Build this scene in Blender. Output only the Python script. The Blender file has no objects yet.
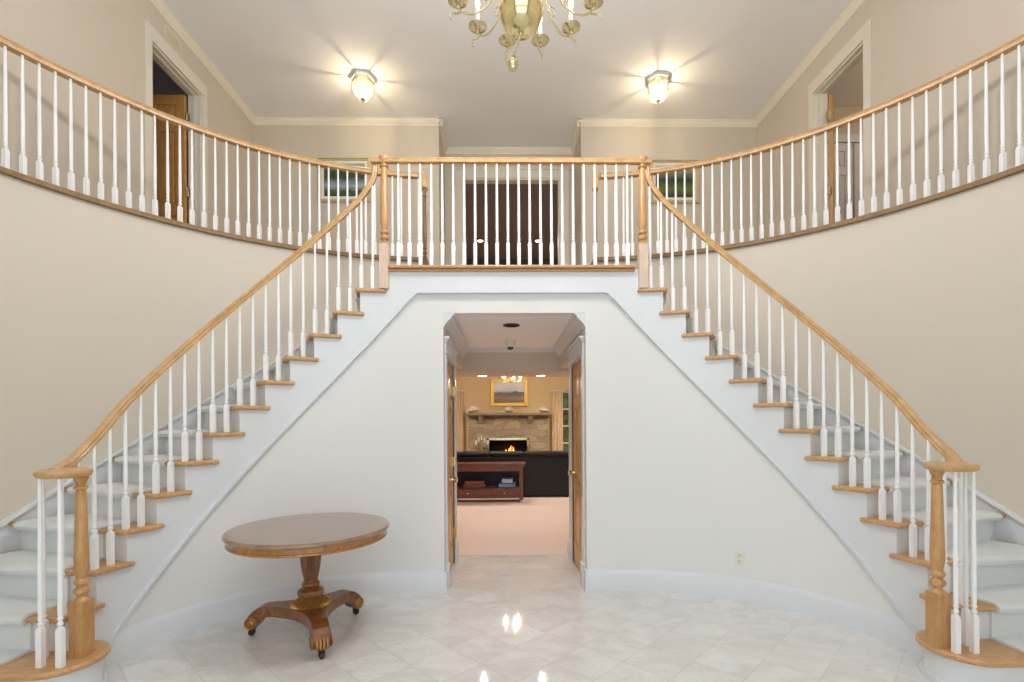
import bpy, math, random
from math import sin, cos, pi, sqrt, atan2, radians
from mathutils import Vector, Matrix
random.seed(7)
scene = bpy.context.scene
COL = scene.collection

# ------------------------------------------------------------------ materials
def lin(c):
    return tuple(((v/255)/12.92 if v/255 <= .04045 else ((v/255+.055)/1.055)**2.4) for v in c) + (1,)

class NT:
    def __init__(s, name):
        s.m = bpy.data.materials.new(name); s.m.use_nodes = True
        s.t = s.m.node_tree; s.n = s.t.nodes; s.l = s.t.links
        s.b = s.n['Principled BSDF']; s.out = s.n['Material Output']
    def node(s, typ, **kw):
        n = s.n.new(typ)
        for k, v in kw.items():
            if k in n.inputs: n.inputs[k].default_value = v
            else: setattr(n, k, v)
        return n
    def link(s, a, b): s.l.new(a, b)
    def math(s, op, a, b=None):
        n = s.n.new('ShaderNodeMath'); n.operation = op
        for i, v in enumerate((a, b)):
            if v is None: continue
            if isinstance(v, (int, float)): n.inputs[i].default_value = v
            else: s.link(v, n.inputs[i])
        return n.outputs[0]
    def mix(s, f, a, b):
        n = s.n.new('ShaderNodeMix'); n.data_type = 'RGBA'
        for k, v in ((0, f), (6, a), (7, b)):
            if isinstance(v, (int, float, tuple)): n.inputs[k].default_value = v
            else: s.link(v, n.inputs[k])
        return n.outputs[2]
    def ramp(s, f, stops):
        n = s.n.new('ShaderNodeValToRGB'); e = n.color_ramp.elements
        while len(e) < len(stops): e.new(.5)
        for i, (p, c) in enumerate(stops): e[i].position = p; e[i].color = c
        s.link(f, n.inputs[0]); return n.outputs[0]
    def noise(s, vec, scale, detail=4, rough=.5, dist=0):
        n = s.node('ShaderNodeTexNoise', Scale=scale, Detail=detail, Roughness=rough, Distortion=dist)
        if vec is not None: s.link(vec, n.inputs['Vector'])
        return n.outputs['Fac']
    def coords(s, kind='Object', scale=(1, 1, 1)):
        tc = s.node('ShaderNodeTexCoord'); mp = s.node('ShaderNodeMapping')
        mp.inputs['Scale'].default_value = scale
        s.link(tc.outputs[kind], mp.inputs['Vector']); return mp.outputs[0]
    def bump(s, h, strength=.2, dist=.01):
        b = s.node('ShaderNodeBump', Strength=strength, Distance=dist)
        s.link(h, b.inputs['Height']); s.link(b.outputs[0], s.b.inputs['Normal'])

def paint(name, c, rough=.6, var=.015, bump=.0):
    t = NT(name); c = lin(c); v = t.noise(t.coords(), 1.3, 3)
    d = tuple(x*(1-var*2) for x in c[:3])+(1,)
    t.link(t.mix(v, c, d), t.b.inputs['Base Color']); t.b.inputs['Roughness'].default_value = rough
    if bump: t.bump(t.noise(t.coords(), 180, 2), bump, .002)
    return t.m

def wood(name, light, dark, rough=.35, scale=(9, 9, 1.1), freq=7., coat=.2):
    t = NT(name); co = t.coords('Object', scale)
    a = t.noise(co, freq, 5, .6, .6); b = t.noise(t.coords('Object', tuple(x*6 for x in scale)), freq, 3, .6)
    f = t.math('ADD', t.math('MULTIPLY', a, .7), t.math('MULTIPLY', b, .3))
    c = t.ramp(f, [(.3, lin(dark)), (.62, lin(light))])
    t.link(c, t.b.inputs['Base Color']); t.b.inputs['Roughness'].default_value = rough
    t.b.inputs['Coat Weight'].default_value = coat; t.b.inputs['Coat Roughness'].default_value = .25
    t.bump(b, .06, .002); return t.m

def plain(name, c, rough=.5, metal=0., coat=0.):
    t = NT(name); t.b.inputs['Base Color'].default_value = lin(c); t.b.inputs['Roughness'].default_value = rough
    t.b.inputs['Metallic'].default_value = metal; t.b.inputs['Coat Weight'].default_value = coat
    n = t.noise(t.coords(), 25, 2); r = t.math('MULTIPLY_ADD', n, .1)
    t.n[-1].inputs[2].default_value = max(0, rough-.05) if False else max(0, rough-.05)
    t.link(r, t.b.inputs['Roughness']); return t.m

def emit(name, c, s):
    t = NT(name); t.b.inputs['Base Color'].default_value = lin(c)
    t.b.inputs['Emission Color'].default_value = lin(c); t.b.inputs['Emission Strength'].default_value = s; return t.m

def pane(name, tint=(255, 255, 255), gloss=.12):
    t = NT(name); tr = t.node('ShaderNodeBsdfTransparent'); tr.inputs[0].default_value = lin(tint)
    gl = t.node('ShaderNodeBsdfGlossy', Roughness=.03); mx = t.node('ShaderNodeMixShader'); mx.inputs[0].default_value = gloss
    t.link(tr.outputs[0], mx.inputs[1]); t.link(gl.outputs[0], mx.inputs[2]); t.link(mx.outputs[0], t.out.inputs[0]); return t.m

def marble():
    t = NT('marble_tile'); geo = t.node('ShaderNodeNewGeometry'); sep = t.node('ShaderNodeSeparateXYZ')
    t.link(geo.outputs['Position'], sep.inputs[0]); x, y = sep.outputs[0], sep.outputs[1]
    P = .4095
    u = t.math('DIVIDE', t.math('SUBTRACT', t.math('ADD', x, y), 2.605-P*20), P)
    v = t.math('DIVIDE', t.math('SUBTRACT', t.math('SUBTRACT', y, x), 2.622-P*20), P)
    def line(w):
        f = t.math('FRACT', w); d = t.math('ABSOLUTE', t.math('SUBTRACT', f, .5))
        return t.math('GREATER_THAN', d, .5-.0062)
    g = t.math('MAXIMUM', line(u), line(v))
    cmb = t.node('ShaderNodeCombineXYZ'); t.link(t.math('FLOOR', u), cmb.inputs[0]); t.link(t.math('FLOOR', v), cmb.inputs[1])
    wn = t.node('ShaderNodeTexWhiteNoise'); t.link(cmb.outputs[0], wn.inputs['Vector'])
    off = t.node('ShaderNodeVectorMath', operation='MULTIPLY_ADD'); t.link(wn.outputs['Color'], off.inputs[0])
    off.inputs[1].default_value = (7, 7, 7); t.link(geo.outputs['Position'], off.inputs[2])
    mp = t.node('ShaderNodeMapping'); t.link(off.outputs[0], mp.inputs[0]); mp.inputs['Scale'].default_value = (1, 2.2, 1)
    mp.inputs['Rotation'].default_value = (0, 0, .5)
    n1 = t.noise(mp.outputs[0], 2.2, 6, .62, 1.2); n2 = t.noise(mp.outputs[0], 6, 5, .6, 2.)
    base = t.ramp(n1, [(.32, lin((209, 206, 204))), (.5, lin((222, 221, 221))), (.68, lin((230, 231, 232)))])
    vein = t.ramp(n2, [(.47, (0, 0, 0, 1)), (.5, (.35, .35, .35, 1)), (.53, (0, 0, 0, 1))])
    base = t.mix(vein, base, lin((196, 184, 174)))
    tone = t.math('MULTIPLY', wn.outputs['Value'], .35); base = t.mix(tone, base, lin((216, 212, 209)))
    c = t.mix(t.math('MULTIPLY', g, .55), base, lin((140, 130, 122))); t.link(c, t.b.inputs['Base Color'])
    r = t.math('ADD', t.math('MULTIPLY', n1, .03), .03); r = t.math('ADD', r, t.math('MULTIPLY', g, .4)); t.link(r, t.b.inputs['Roughness'])
    t.b.inputs['IOR'].default_value = 1.5
    return t.m

def carpet(name, c, d):
    t = NT(name); n = t.noise(t.coords(), 160, 3, .7); m = t.noise(t.coords(), 4, 3)
    t.link(t.mix(t.math('ADD', t.math('MULTIPLY', n, .6), t.math('MULTIPLY', m, .4)), lin(d), lin(c)), t.b.inputs['Base Color'])
    t.b.inputs['Roughness'].default_value = .95; t.b.inputs['Sheen Weight'].default_value = .2; t.bump(n, .5, .004); return t.m

def stone():
    t = NT('fieldstone'); co = t.coords('Object', (1, 1, 1))
    br = t.node('ShaderNodeTexBrick', Scale=2.6); br.inputs['Mortar Size'].default_value = .012
    br.inputs['Brick Width'].default_value = .95; br.inputs['Row Height'].default_value = .36
    br.inputs['Color1'].default_value = lin((204, 182, 148)); br.inputs['Color2'].default_value = lin((150, 134, 112)); br.inputs['Mortar'].default_value = lin((112, 100, 86))
    sx = t.node('ShaderNodeSeparateXYZ'); cb = t.node('ShaderNodeCombineXYZ')
    t.link(co, sx.inputs[0]); nz = t.noise(co, 2.5, 2)
    t.link(t.math('ADD', sx.outputs[0], t.math('MULTIPLY', nz, .5)), cb.inputs[0]); t.link(t.math('ADD', sx.outputs[2], t.math('MULTIPLY', nz, .3)), cb.inputs[1])
    t.link(cb.outputs[0], br.inputs['Vector'])
    n = t.noise(co, 14, 5, .65); c = t.mix(t.math('MULTIPLY', n, .55), br.outputs['Color'], lin((128, 114, 96)))
    t.link(c, t.b.inputs['Base Color']); t.b.inputs['Roughness'].default_value = .85; t.bump(n, .6, .02); return t.m

def landscape(name, stops, seed):
    t = NT(name); co = t.coords('Generated'); sx = t.node('ShaderNodeSeparateXYZ'); t.link(co, sx.inputs[0])
    mp = t.node('ShaderNodeMapping'); t.link(co, mp.inputs[0]); mp.inputs['Scale'].default_value = (3, 1, 9); mp.inputs['Location'].default_value = (seed, seed, 0)
    n = t.noise(mp.outputs[0], 2.2, 6, .6)
    f = t.math('ADD', sx.outputs[2], t.math('MULTIPLY', t.math('SUBTRACT', n, .5), .32))
    t.link(t.ramp(f, [(p, lin(c)) for p, c in stops]), t.b.inputs['Base Color']); t.b.inputs['Roughness'].default_value = .4; return t.m

WALL = paint('cream_wall_paint', (207, 197, 182), .55)
CASE = paint('cream_casing_paint', (224, 217, 203), .45)
UNDER = paint('off_white_under_stair_wall', (227, 227, 225), .55)  # wall under the stairs, paler and more neutral than the other walls
WARM = paint('honey_wall_paint', (226, 200, 152), .6)
WHITE = paint('white_trim_paint', (219, 222, 226), .35, .008)
CEIL = paint('ceiling_paint', (246, 245, 247), .8)
SPINDLE = paint('white_spindle_paint', (243, 244, 246), .3, .005)
OAK = wood('golden_oak', (203, 158, 104), (170, 120, 70))
OAKX = wood('golden_oak_tread', (206, 163, 112), (172, 124, 76), scale=(2, 9, 9))
PINKOAK = wood('unstained_oak', (222, 198, 180), (203, 174, 154), coat=.0, rough=.5)
RAILOAK = wood('handrail_oak', (207, 168, 118), (176, 133, 85), scale=(3, 3, 3), freq=5)
EDGEOAK = wood('balcony_edge_oak', (148, 116, 74), (120, 90, 54), scale=(3, 3, 3), coat=0, rough=.6)
DARKRAIL = wood('dark_stained_oak', (120, 88, 52), (88, 62, 34), scale=(3, 3, 3))
DOOROAK = wood('door_oak', (214, 160, 92), (180, 124, 64), scale=(8, 8, 1))
ROSE = wood('rosewood', (142, 88, 44), (74, 39, 18), rough=.3, scale=(5, 5, 2), freq=4, coat=.35)
ROSETOP = wood('rosewood_top', (152, 122, 100), (122, 92, 74), rough=.22, scale=(2, 7, 2), freq=3, coat=.7)
SATIN = wood('satinwood_veneer', (184, 128, 66), (132, 80, 36), rough=.25, scale=(6, 6, 3), coat=.6)
GILT = plain('gilt_brass', (160, 118, 66), .32, .75)
BRASS = plain('polished_brass', (236, 222, 170), .14, 1.)
BRASSD = plain('aged_brass', (218, 206, 168), .22, 1.)
CASTER = plain('dark_caster_metal', (62, 58, 50), .4, .6)
MARBLE = marble()
RUNNER = carpet('white_stair_carpet', (226, 229, 230), (206, 210, 212))
CARPET = carpet('blush_carpet', (232, 213, 204), (218, 197, 186))
BEIGEC = carpet('hall_carpet', (196, 180, 158), (178, 160, 138))
STONE = stone()
SOFA = plain('black_leather', (10, 15, 25), .5)
MAHOG = wood('mahogany', (122, 66, 48), (84, 42, 30), scale=(1, 6, 6))
GOLD = plain('gilded_frame', (200, 164, 84), .35, .6)
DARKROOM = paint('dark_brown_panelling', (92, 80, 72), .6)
GREYROOM = paint('unlit_room_grey', (196, 196, 200), .7)
BLACK = plain('soot_black', (12, 11, 10), .9)
FLAME = emit('fire_flame', (255, 150, 50), 5)
BULB = emit('warm_bulb', (255, 232, 190), 5)
LAMP = emit('lit_downlight', (255, 238, 214), 12)
CANDLE = plain('ivory_candle', (248, 244, 232), .4)
GLASS = pane('clear_glass', (255, 252, 244), .1)
CURTAIN = paint('cream_curtain', (232, 210, 178), .8)
SHELLM = paint('bleached_shell', (236, 226, 204), .6, .06)
BOOKB = paint('blue_book_cloth', (120, 146, 184), .6)
BOOKG = paint('pale_blue_book_cloth', (164, 176, 200), .6)
PAPER = paint('book_pages', (228, 224, 214), .8)
BOXRED = wood('red_brown_box', (122, 60, 36), (86, 38, 24), scale=(1, 6, 6))
PLATE = paint('ivory_plastic', (228, 224, 212), .4)
FOLI = carpet('garden_green', (96, 128, 92), (40, 64, 44))
SLOT = plain('dark_slot', (60, 56, 50), .6)

# ------------------------------------------------------------------ mesh helpers
class M:
    def __init__(s): s.v = []; s.f = []
    def add(s, vs, fs):
        o = len(s.v); s.v += [tuple(p) for p in vs]; s.f += [tuple(i+o for i in f) for f in fs]; return s
    def box(s, x0, x1, y0, y1, z0, z1, mt=None):
        p = [Vector(q) for q in ((x0, y0, z0), (x1, y0, z0), (x1, y1, z0), (x0, y1, z0), (x0, y0, z1), (x1, y0, z1), (x1, y1, z1), (x0, y1, z1))]
        if mt is not None: p = [mt @ q for q in p]
        return s.add(p, [(3, 2, 1, 0), (4, 5, 6, 7), (0, 1, 5, 4), (1, 2, 6, 5), (2, 3, 7, 6), (3, 0, 4, 7)])
    def prism(s, poly, z0, z1, mt=None):
        a = sum(poly[i][0]*poly[(i+1) % len(poly)][1]-poly[(i+1) % len(poly)][0]*poly[i][1] for i in range(len(poly)))
        if a < 0: poly = poly[::-1]
        n = len(poly); p = [Vector((x, y, z0)) for x, y in poly]+[Vector((x, y, z1)) for x, y in poly]
        if mt is not None: p = [mt @ q for q in p]
        return s.add(p, [tuple(range(n))[::-1], tuple(range(n, 2*n))]+[(i, (i+1) % n, n+(i+1) % n, n+i) for i in range(n)])
    def lathe(s, prof, seg=16, c=(0, 0, 0), mt=None, flute=None):
        vs = []; fs = []; n = len(prof)
        for k in range(seg):
            a = 2*pi*k/seg
            for j, (r, z) in enumerate(prof):
                q = r*(flute(a, j) if flute else 1)
                p = Vector((c[0]+q*cos(a), c[1]+q*sin(a), c[2]+z)); vs.append(mt @ p if mt is not None else p)
        for k in range(seg):
            for j in range(n-1):
                a, b = k*n+j, ((k+1) % seg)*n+j
                fs.append((a, b, b+1, a+1))
        fs.append(tuple(k*n for k in range(seg))[::-1]); fs.append(tuple(k*n+n-1 for k in range(seg)))
        return s.add(vs, fs)
    def sweep(s, path, prof, sides=None, closed=False):
        """prof: (side, up) points anticlockwise; sides: horizontal side vectors"""
        path = [Vector(p) for p in path]; n = len(path); m = len(prof); vs = []
        for i, p in enumerate(path):
            t = (path[min(i+1, n-1)]-path[max(i-1, 0)]).normalized()
            sd = Vector(sides[i]) if sides else t.cross(Vector((0, 0, 1)))
            if sd.length < 1e-6: sd = Vector((1, 0, 0))
            sd = (sd-t*sd.dot(t)).normalized(); up = sd.cross(t)
            if sides is None and up.z < 0: up = -up
            if sides is not None and up.dot(Vector((0, 0, 1))) < -1e-3: up = -up
            vs += [p+sd*a+up*b for a, b in prof]
        fs = [(i*m+j, i*m+(j+1) % m, (i+1)*m+(j+1) % m, (i+1)*m+j) for i in range(n-1) for j in range(m)]
        fs += [tuple(range(m))[::-1], tuple(range((n-1)*m, n*m))]
        return s.add(vs, fs)
    def tube(s, path, r, seg=8):
        path = [Vector(p) for p in path]; n = len(path); vs = []; ref = None
        for i, p in enumerate(path):
            t = (path[min(i+1, n-1)]-path[max(i-1, 0)]).normalized()
            if ref is None: ref = Vector((0, 0, 1)) if abs(t.z) < .9 else Vector((1, 0, 0))
            a = (ref-t*ref.dot(t)).normalized(); b = t.cross(a); ref = a
            rr = r[i] if isinstance(r, (list, tuple)) else r
            vs += [p+(a*cos(2*pi*k/seg)+b*sin(2*pi*k/seg))*rr for k in range(seg)]
        fs = [(i*seg+k, i*seg+(k+1) % seg, (i+1)*seg+(k+1) % seg, (i+1)*seg+k) for i in range(n-1) for k in range(seg)]
        fs += [tuple(range(seg))[::-1], tuple(range((n-1)*seg, n*seg))]
        return s.add(vs, fs)
    def ribbon(s, us, inner, outer, zlo, zhi):
        """solid strip: inner/outer(u)->(x,y), zlo/zhi(u)"""
        vs = []
        for u in us:
            a, b = inner(u), outer(u); l, h = zlo(u), zhi(u)
            vs += [(a[0], a[1], l), (b[0], b[1], l), (b[0], b[1], h), (a[0], a[1], h)]
        n = len(us); fs = [(i*4+j, i*4+(j+1) % 4, (i+1)*4+(j+1) % 4, (i+1)*4+j) for i in range(n-1) for j in range(4)]
        fs += [(3, 2, 1, 0), tuple(range(4*n-4, 4*n))]
        return s.add(vs, fs)
    def obj(s, name, mat, parent=None, bevel=0, smooth=None, seg=2, origin=None):
        me = bpy.data.meshes.new(name); me.from_pydata(s.v, [], s.f); me.materials.append(mat)
        import bmesh
        bm = bmesh.new(); bm.from_mesh(me); bmesh.ops.recalc_face_normals(bm, faces=bm.faces); bm.to_mesh(me); bm.free()
        if smooth is not None:
            me.polygons.foreach_set('use_smooth', [True]*len(me.polygons)); me.set_sharp_from_angle(angle=radians(smooth))
        o = bpy.data.objects.new(name, me); COL.objects.link(o)
        if origin is not None:
            me.transform(Matrix.Translation(-Vector(origin))); o.location = origin
        if bevel:
            b = o.modifiers.new('bevel', 'BEVEL'); b.width = bevel; b.segments = seg; b.limit_method = 'ANGLE'; b.angle_limit = radians(40)
        if parent is not None:
            o.parent = parent
            loc = Vector((0, 0, 0)); q = parent
            if parent.type == 'EMPTY' and origin is None and not parent.get('_local'):
                o.location = -Vector(parent.location)
            elif origin is not None and not parent.get('_local'):
                o.location = Vector(origin)-wloc(parent)
            elif not parent.get('_local') and parent.type == 'MESH':
                o.location = -wloc(parent)
        return o

def wloc(o):
    v = Vector(o.location)
    while o.parent: o = o.parent; v += Vector(o.location)
    return v

def tag(o, label, cat, group=None):
    o['label'] = label; o['category'] = cat
    if group: o['group'] = group
    return o
def thing(name, label, cat, loc=(0, 0, 0), group=None, local=False):
    o = bpy.data.objects.new(name, None); COL.objects.link(o); o.location = loc; o.empty_display_size = .1
    if local: o['_local'] = 1
    return tag(o, label, cat, group)
def struct(m, name, mat, parent=None, label=None, cat=None, **kw):
    o = m.obj(name, mat, parent, **kw)
    if parent is None: o['kind'] = 'structure'
    if label: tag(o, label, cat)
    return o
def sempty(name, label, cat):
    o = thing(name, label, cat); o['kind'] = 'structure'; return o
def share(mesh_obj, name, loc, parent=None, rot=None, scale=None):
    o = mesh_obj.copy(); o.name = name; COL.objects.link(o); o.parent = parent; o.location = loc
    if rot: o.rotation_euler = rot
    if scale: o.scale = scale
    return o

# ------------------------------------------------------------------ plan geometry
RS = .19
A, B, R = .908, 2.485, 1.466            # inner stair curve
CA, CB, RW = .67, 2.08, 2.865           # outer (foyer) curve
S13, DS = .1103, .1689
XW = CA+RW                               # straight foyer walls
XU = 3.55                                # upper side walls
LAND, BALC, CEILZ = 14*RS, 16*RS, 5.65
YB, YR = 6.92, 7.64                      # upper back wall, recess
def sn(n): return S13+(13-n)*DS
def arc(s, r, sg):
    if s < 0: return (sg*(A+s), B+r)
    return (sg*(A+r*sin(s/R)), B+r*cos(s/R))
def rout(s, rr=RW):
    th = max(s, 0)/R; dx, dy = sin(th), cos(th); ox, oy = A-CA, B-CB
    b = dx*ox+dy*oy; return -b+sqrt(b*b-(ox*ox+oy*oy)+rr*rr)
def oarc(phi, r, sg): return (sg*(CA+r*sin(phi)), CB+r*cos(phi))
def soffit(s): return max(.0, min(2.44, RS*(13-(s-S13)/DS)-.295))
def znos(s): return RS*(13-(s-S13-.2)/DS)
def zrail(s): return znos(s)+.727+(s-.5)*.016
def lsp(a, b, n): return [a+(b-a)*i/(n-1) for i in range(n)]
SIDES = ((-1, 'left'), (1, 'right'))
HL, HR = .566, .600; HX = HL; HTOP = 2.284; YC = B+R+.055

# ------------------------------------------------------------------ room shell
struct(M().box(-XW-.2, XW+.2, -2.2, 5.12, -.1, 0), 'floor', MARBLE)
struct(M().box(-4.2, 4.2, 5.12, 11.4, -.1, .004), 'floor', CARPET)
struct(M().box(-4.3, 4.3, -2.2, 12.2, CEILZ, CEILZ+.1), 'ceiling', CEIL)

# wall beneath the stairs
m = M()
for sg, _ in SIDES:
    HX = (HL, HR)[sg > 0]; us = [-(A-HX)]+lsp(-.2, 0, 3)+lsp(.05, 2.2, 44)
    m.ribbon(us, lambda s: arc(s, R+.055, sg), lambda s: arc(s, R+.155, sg), lambda s: 0, lambda s: soffit(s)+.07)
m.box(-HL, HR, YC, YC+.1, HTOP, 2.51)
struct(m, 'wall_back', UNDER, smooth=30)

# outer curved walls + lower straight walls
for sg, nm in SIDES:
    m = M(); ph = lsp(0.06, pi/2, 60)
    m.ribbon(ph, lambda p: oarc(p, RW, sg), lambda p: oarc(p, RW+.06, sg), lambda p: 0, lambda p: BALC-.03)
    a, b = sorted((sg*XW, sg*(XW+.1))); m.box(a, b, -2.2, CB, 0, BALC-.03)
    struct(m, 'wall_'+nm, WALL, smooth=30)

# upper side walls with a doorway each
DYS, DZ = ((4.90, 5.71), (4.83, 5.62)), BALC+2.15
for sg, nm in SIDES:
    DY0, DY1 = DYS[sg > 0]; a, b = sorted((sg*XU, sg*(XU+.13))); m = M()
    m.box(a, b, -2.2, DY0, BALC, CEILZ).box(a, b, DY1, YB+.1, BALC, CEILZ).box(a, b, DY0, DY1, DZ, CEILZ)
    struct(m, 'wall_'+nm+'_upper', WALL)
# upper back wall with its recess and doorway
RX0, RX1, EX0, EX1, EZ = -.97, 1.04, -.68, .815, BALC+2.15
LZ = LAND-.1
m = M().box(-XU-.1, RX0, YB, YB+.12, LZ, CEILZ).box(RX1, XU+.1, YB, YB+.12, LZ, CEILZ)
m.box(RX0-.1, RX0, YB+.12, YR, LZ, CEILZ).box(RX1, RX1+.1, YB+.12, YR, LZ, CEILZ)
m.box(RX0-.1, EX0, YR, YR+.12, LZ, CEILZ).box(EX1, RX1+.1, YR, YR+.12, LZ, CEILZ).box(EX0, EX1, YR, YR+.12, EZ, CEILZ)
struct(m, 'wall_back_upper', WALL)
# unseen front wall behind the camera: glazed entrance and window widened for more daylight
FW = -2.1; WW = 2.7
m = M().box(-4, -WW, FW-.15, FW, 0, CEILZ).box(WW, 4, FW-.15, FW, 0, CEILZ)
m.box(-WW, WW, FW-.15, FW, 2.5, 2.85).box(-WW, WW, FW-.15, FW, 5.3, CEILZ).box(-WW, WW, FW-.15, FW, 0, .12)
struct(m, 'wall_front', WALL)
for i, (z0, z1) in enumerate(((.12, 2.5), (2.85, 5.3))):
    w = sempty('window_%d' % (i+1), ('unseen glazed entrance wall, widened for daylight, below the tall foyer window', 'unseen tall foyer window, widened for daylight, above the glazed entrance')[i], 'window')
    m = M()
    for x in lsp(-WW+.03, WW-.03, 7): m.box(x-.03, x+.03, FW-.1, FW-.04, z0, z1)
    for z in (z0+.03, (z0+z1)/2, z1-.03): m.box(-WW, WW, FW-.1, FW-.04, z-.03, z+.03)
    m.obj('window_frame', WHITE, w)
    M().box(-WW+.01, WW-.01, FW-.075, FW-.07, z0+.01, z1-.01).obj('window_pane', GLASS, w)

# upper floors
nx = 40
m = M()
GX = .87
m = M()
for sg, _ in SIDES:
    p0 = math.asin((GX-CA)/(RW+.02))
    poly = [oarc(p, RW+.02, sg) for p in lsp(p0, pi/2, nx)]+[(sg*(XU+.1), CB), (sg*(XU+.1), YB+.1), (sg*GX, YB+.1)]
    m.prism(poly, BALC-.12, BALC)
struct(m, 'floor_balcony', BEIGEC)
m = M().box(-1.02, 1.02, YC, 4.9, LAND-.14, LAND-.004).box(-GX, GX, 4.9, YR+.1, LAND-.14, LAND-.004)
for sg, _ in SIDES:
    a, b = sorted((sg*GX, sg*.6)); m.box(a, b, 5.9, YB-.05, LAND-.004, LAND+RS)
struct(m, 'floor_landing', BEIGEC)
m = M()
for sg, _ in SIDES:
    a, b = sorted((sg*GX, sg*(GX+.02))); m.box(a, b, 4.94, YB, LAND, BALC-.02)
    a, b = sorted((sg*(GX-.03), sg*(GX+.1))); m.box(a, b, 4.93, 5.88, BALC-.03, BALC+.004)
struct(m, 'trim_1', EDGEOAK)
# landing fascia, bead and oak nosing
m = M()
for sg, _ in SIDES:
    us = [-A, -.5, -.3, -.14, -.07, 0, .05, .1, .141]
    m.ribbon(us, lambda s: arc(s, R+.03, sg), lambda s: arc(s, R+.054, sg), soffit, lambda s: LAND-.03)
struct(m, 'trim_2', WHITE, smooth=30)
m = M()
for sg, _ in SIDES:
    us = [-A, -.5, -.3, -.14, -.07, 0, .05, .1, .141]
    m.ribbon(us, lambda s: arc(s, R+.016, sg), lambda s: arc(s, R+.03, sg), soffit, lambda s: soffit(s)+.028)
struct(m, 'trim_3', WHITE)
m = M().box(-1.0, 1.0, YC-.075, YC+.06, LAND-.028, LAND-.004).box(-1.0, 1.0, YC-.05, YC-.02, LAND-.048, LAND-.028)
struct(m, 'trim_4', OAKX, bevel=.008)
for k, (sg, nm) in enumerate(SIDES):
    ph = lsp(.07, pi/2, 70); m = M()
    m.ribbon(ph, lambda p: oarc(p, RW-.035, sg), lambda p: oarc(p, RW+.12, sg), lambda p: BALC-.03, lambda p: BALC+.004)
    struct(m, 'trim_%d' % (5+k), EDGEOAK, smooth=40)

# baseboards
def base_prof(t=.018, h=.175):
    return [(0, 0), (t, 0), (t, h-.03), (t*.8, h-.022), (t*.5, h-.008), (t*.4, h), (0, h)]
for sg, nm in SIDES:
    HX = (HL, HR)[sg > 0]; us = lsp(-(A-HX), 0, 4)+lsp(.05, 2.2, 44)
    path = [arc(s, R+.055, sg)+(0,) for s in us]; sd = []
    for s in us: a, b = arc(s, R+.055, sg), arc(s, R, sg); sd.append((b[0]-a[0], b[1]-a[1], 0))
    m = M().sweep(path, base_prof(), sd)
    a, b = sorted((sg*HX, sg*(HX-.018))); m.box(a, b, YC-.018, YC+.06, 0, .17)
    struct(m, 'baseboard_'+nm, WHITE, smooth=30)
    DY0, DY1 = DYS[sg > 0]; m = M(); x0, x1 = sorted((sg*XU, sg*(XU-.016)))
    m.box(x0, x1, -2.1, DY0-.1, BALC, BALC+.15).box(x0, x1, DY1+.1, YB, BALC, BALC+.15)
    a, b = sorted((sg*XU, RX0 if sg < 0 else RX1)); m.box(a, b, YB-.016, YB, BALC, BALC+.15)
    struct(m, 'baseboard_'+nm+'_upper', CASE, bevel=.004)
# crown moulding
def crown(h=.1, d=.085):
    return [(0, 0), (0, -h), (d*.12, -h), (d*.16, -h*.82), (d*.4, -h*.6), (d*.75, -h*.35), (d*.84, -h*.16), (d, -h*.14), (d, 0)]
m = M()
for pth, sd in (([(-XU, -2.1), (-XU, YB)], (1, 0)), ([(XU, -2.1), (XU, YB)], (-1, 0)), ([(-XU, YB), (RX0+.06, YB)], (0, -1)), ([(RX1-.06, YB), (XU, YB)], (0, -1)),
                ([(RX0, YB-.06), (RX0, YR)], (1, 0)), ([(RX1, YB-.06), (RX1, YR)], (-1, 0)), ([(RX0, YR), (RX1, YR)], (0, -1))):
    m.sweep([p+(CEILZ,) for p in pth], crown(.075, .06), [sd+(0,)]*2)
struct(m, 'trim_7', paint('cream_crown_paint', (236, 228, 212), .45), smooth=30)

# ------------------------------------------------------------------ doors
def leaf(w, h, t=.04):
    """six-panel leaf: width along +x from 0, thickness y 0..-t, height z; returns frame mesh and panel mesh"""
    f = M(); p = M(); st = .105; cx = w/2
    rails = [0, .2, .2+.0, 0]
    zs = [(0, .2), (.2+.52, .2+.52+.12), (h-.42, h-.42+.1), (h-.11, h)]
    for x0, x1 in ((0, st), (w-st, w), (cx-.045, cx+.045)): f.box(x0, x1, -t, 0, 0, h)
    for z0, z1 in zs:
        f.box(st, cx-.045, -t, 0, z0, z1); f.box(cx+.045, w-st, -t, 0, z0, z1)
    for i in range(3):
        for x0, x1 in ((st, cx-.045), (cx+.045, w-st)):
            z0, z1 = zs[i][1], zs[i+1][0]
            p.box(x0, x1, -t+.013, -.013, z0, z1)
            p.box(x0+.028, x1-.028, -t+.005, -.005, z0+.028, z1-.028)
    return f, p
def xf(m, mt):
    m.v = [tuple(mt @ Vector(p)) for p in m.v]; return m
def knob_m(): return M().lathe([(.028, 0), (.028, .006), (.012, .01), (.01, .035), (.018, .042), (.028, .052), (.03, .062), (.024, .072), (.008, .076)], 14)
def hinge_m(): return M().box(-.012, .012, -.012, .012, -.045, .045).lathe([(.007, -.052), (.007, .052)], 8, (0, -.012, 0))

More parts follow.
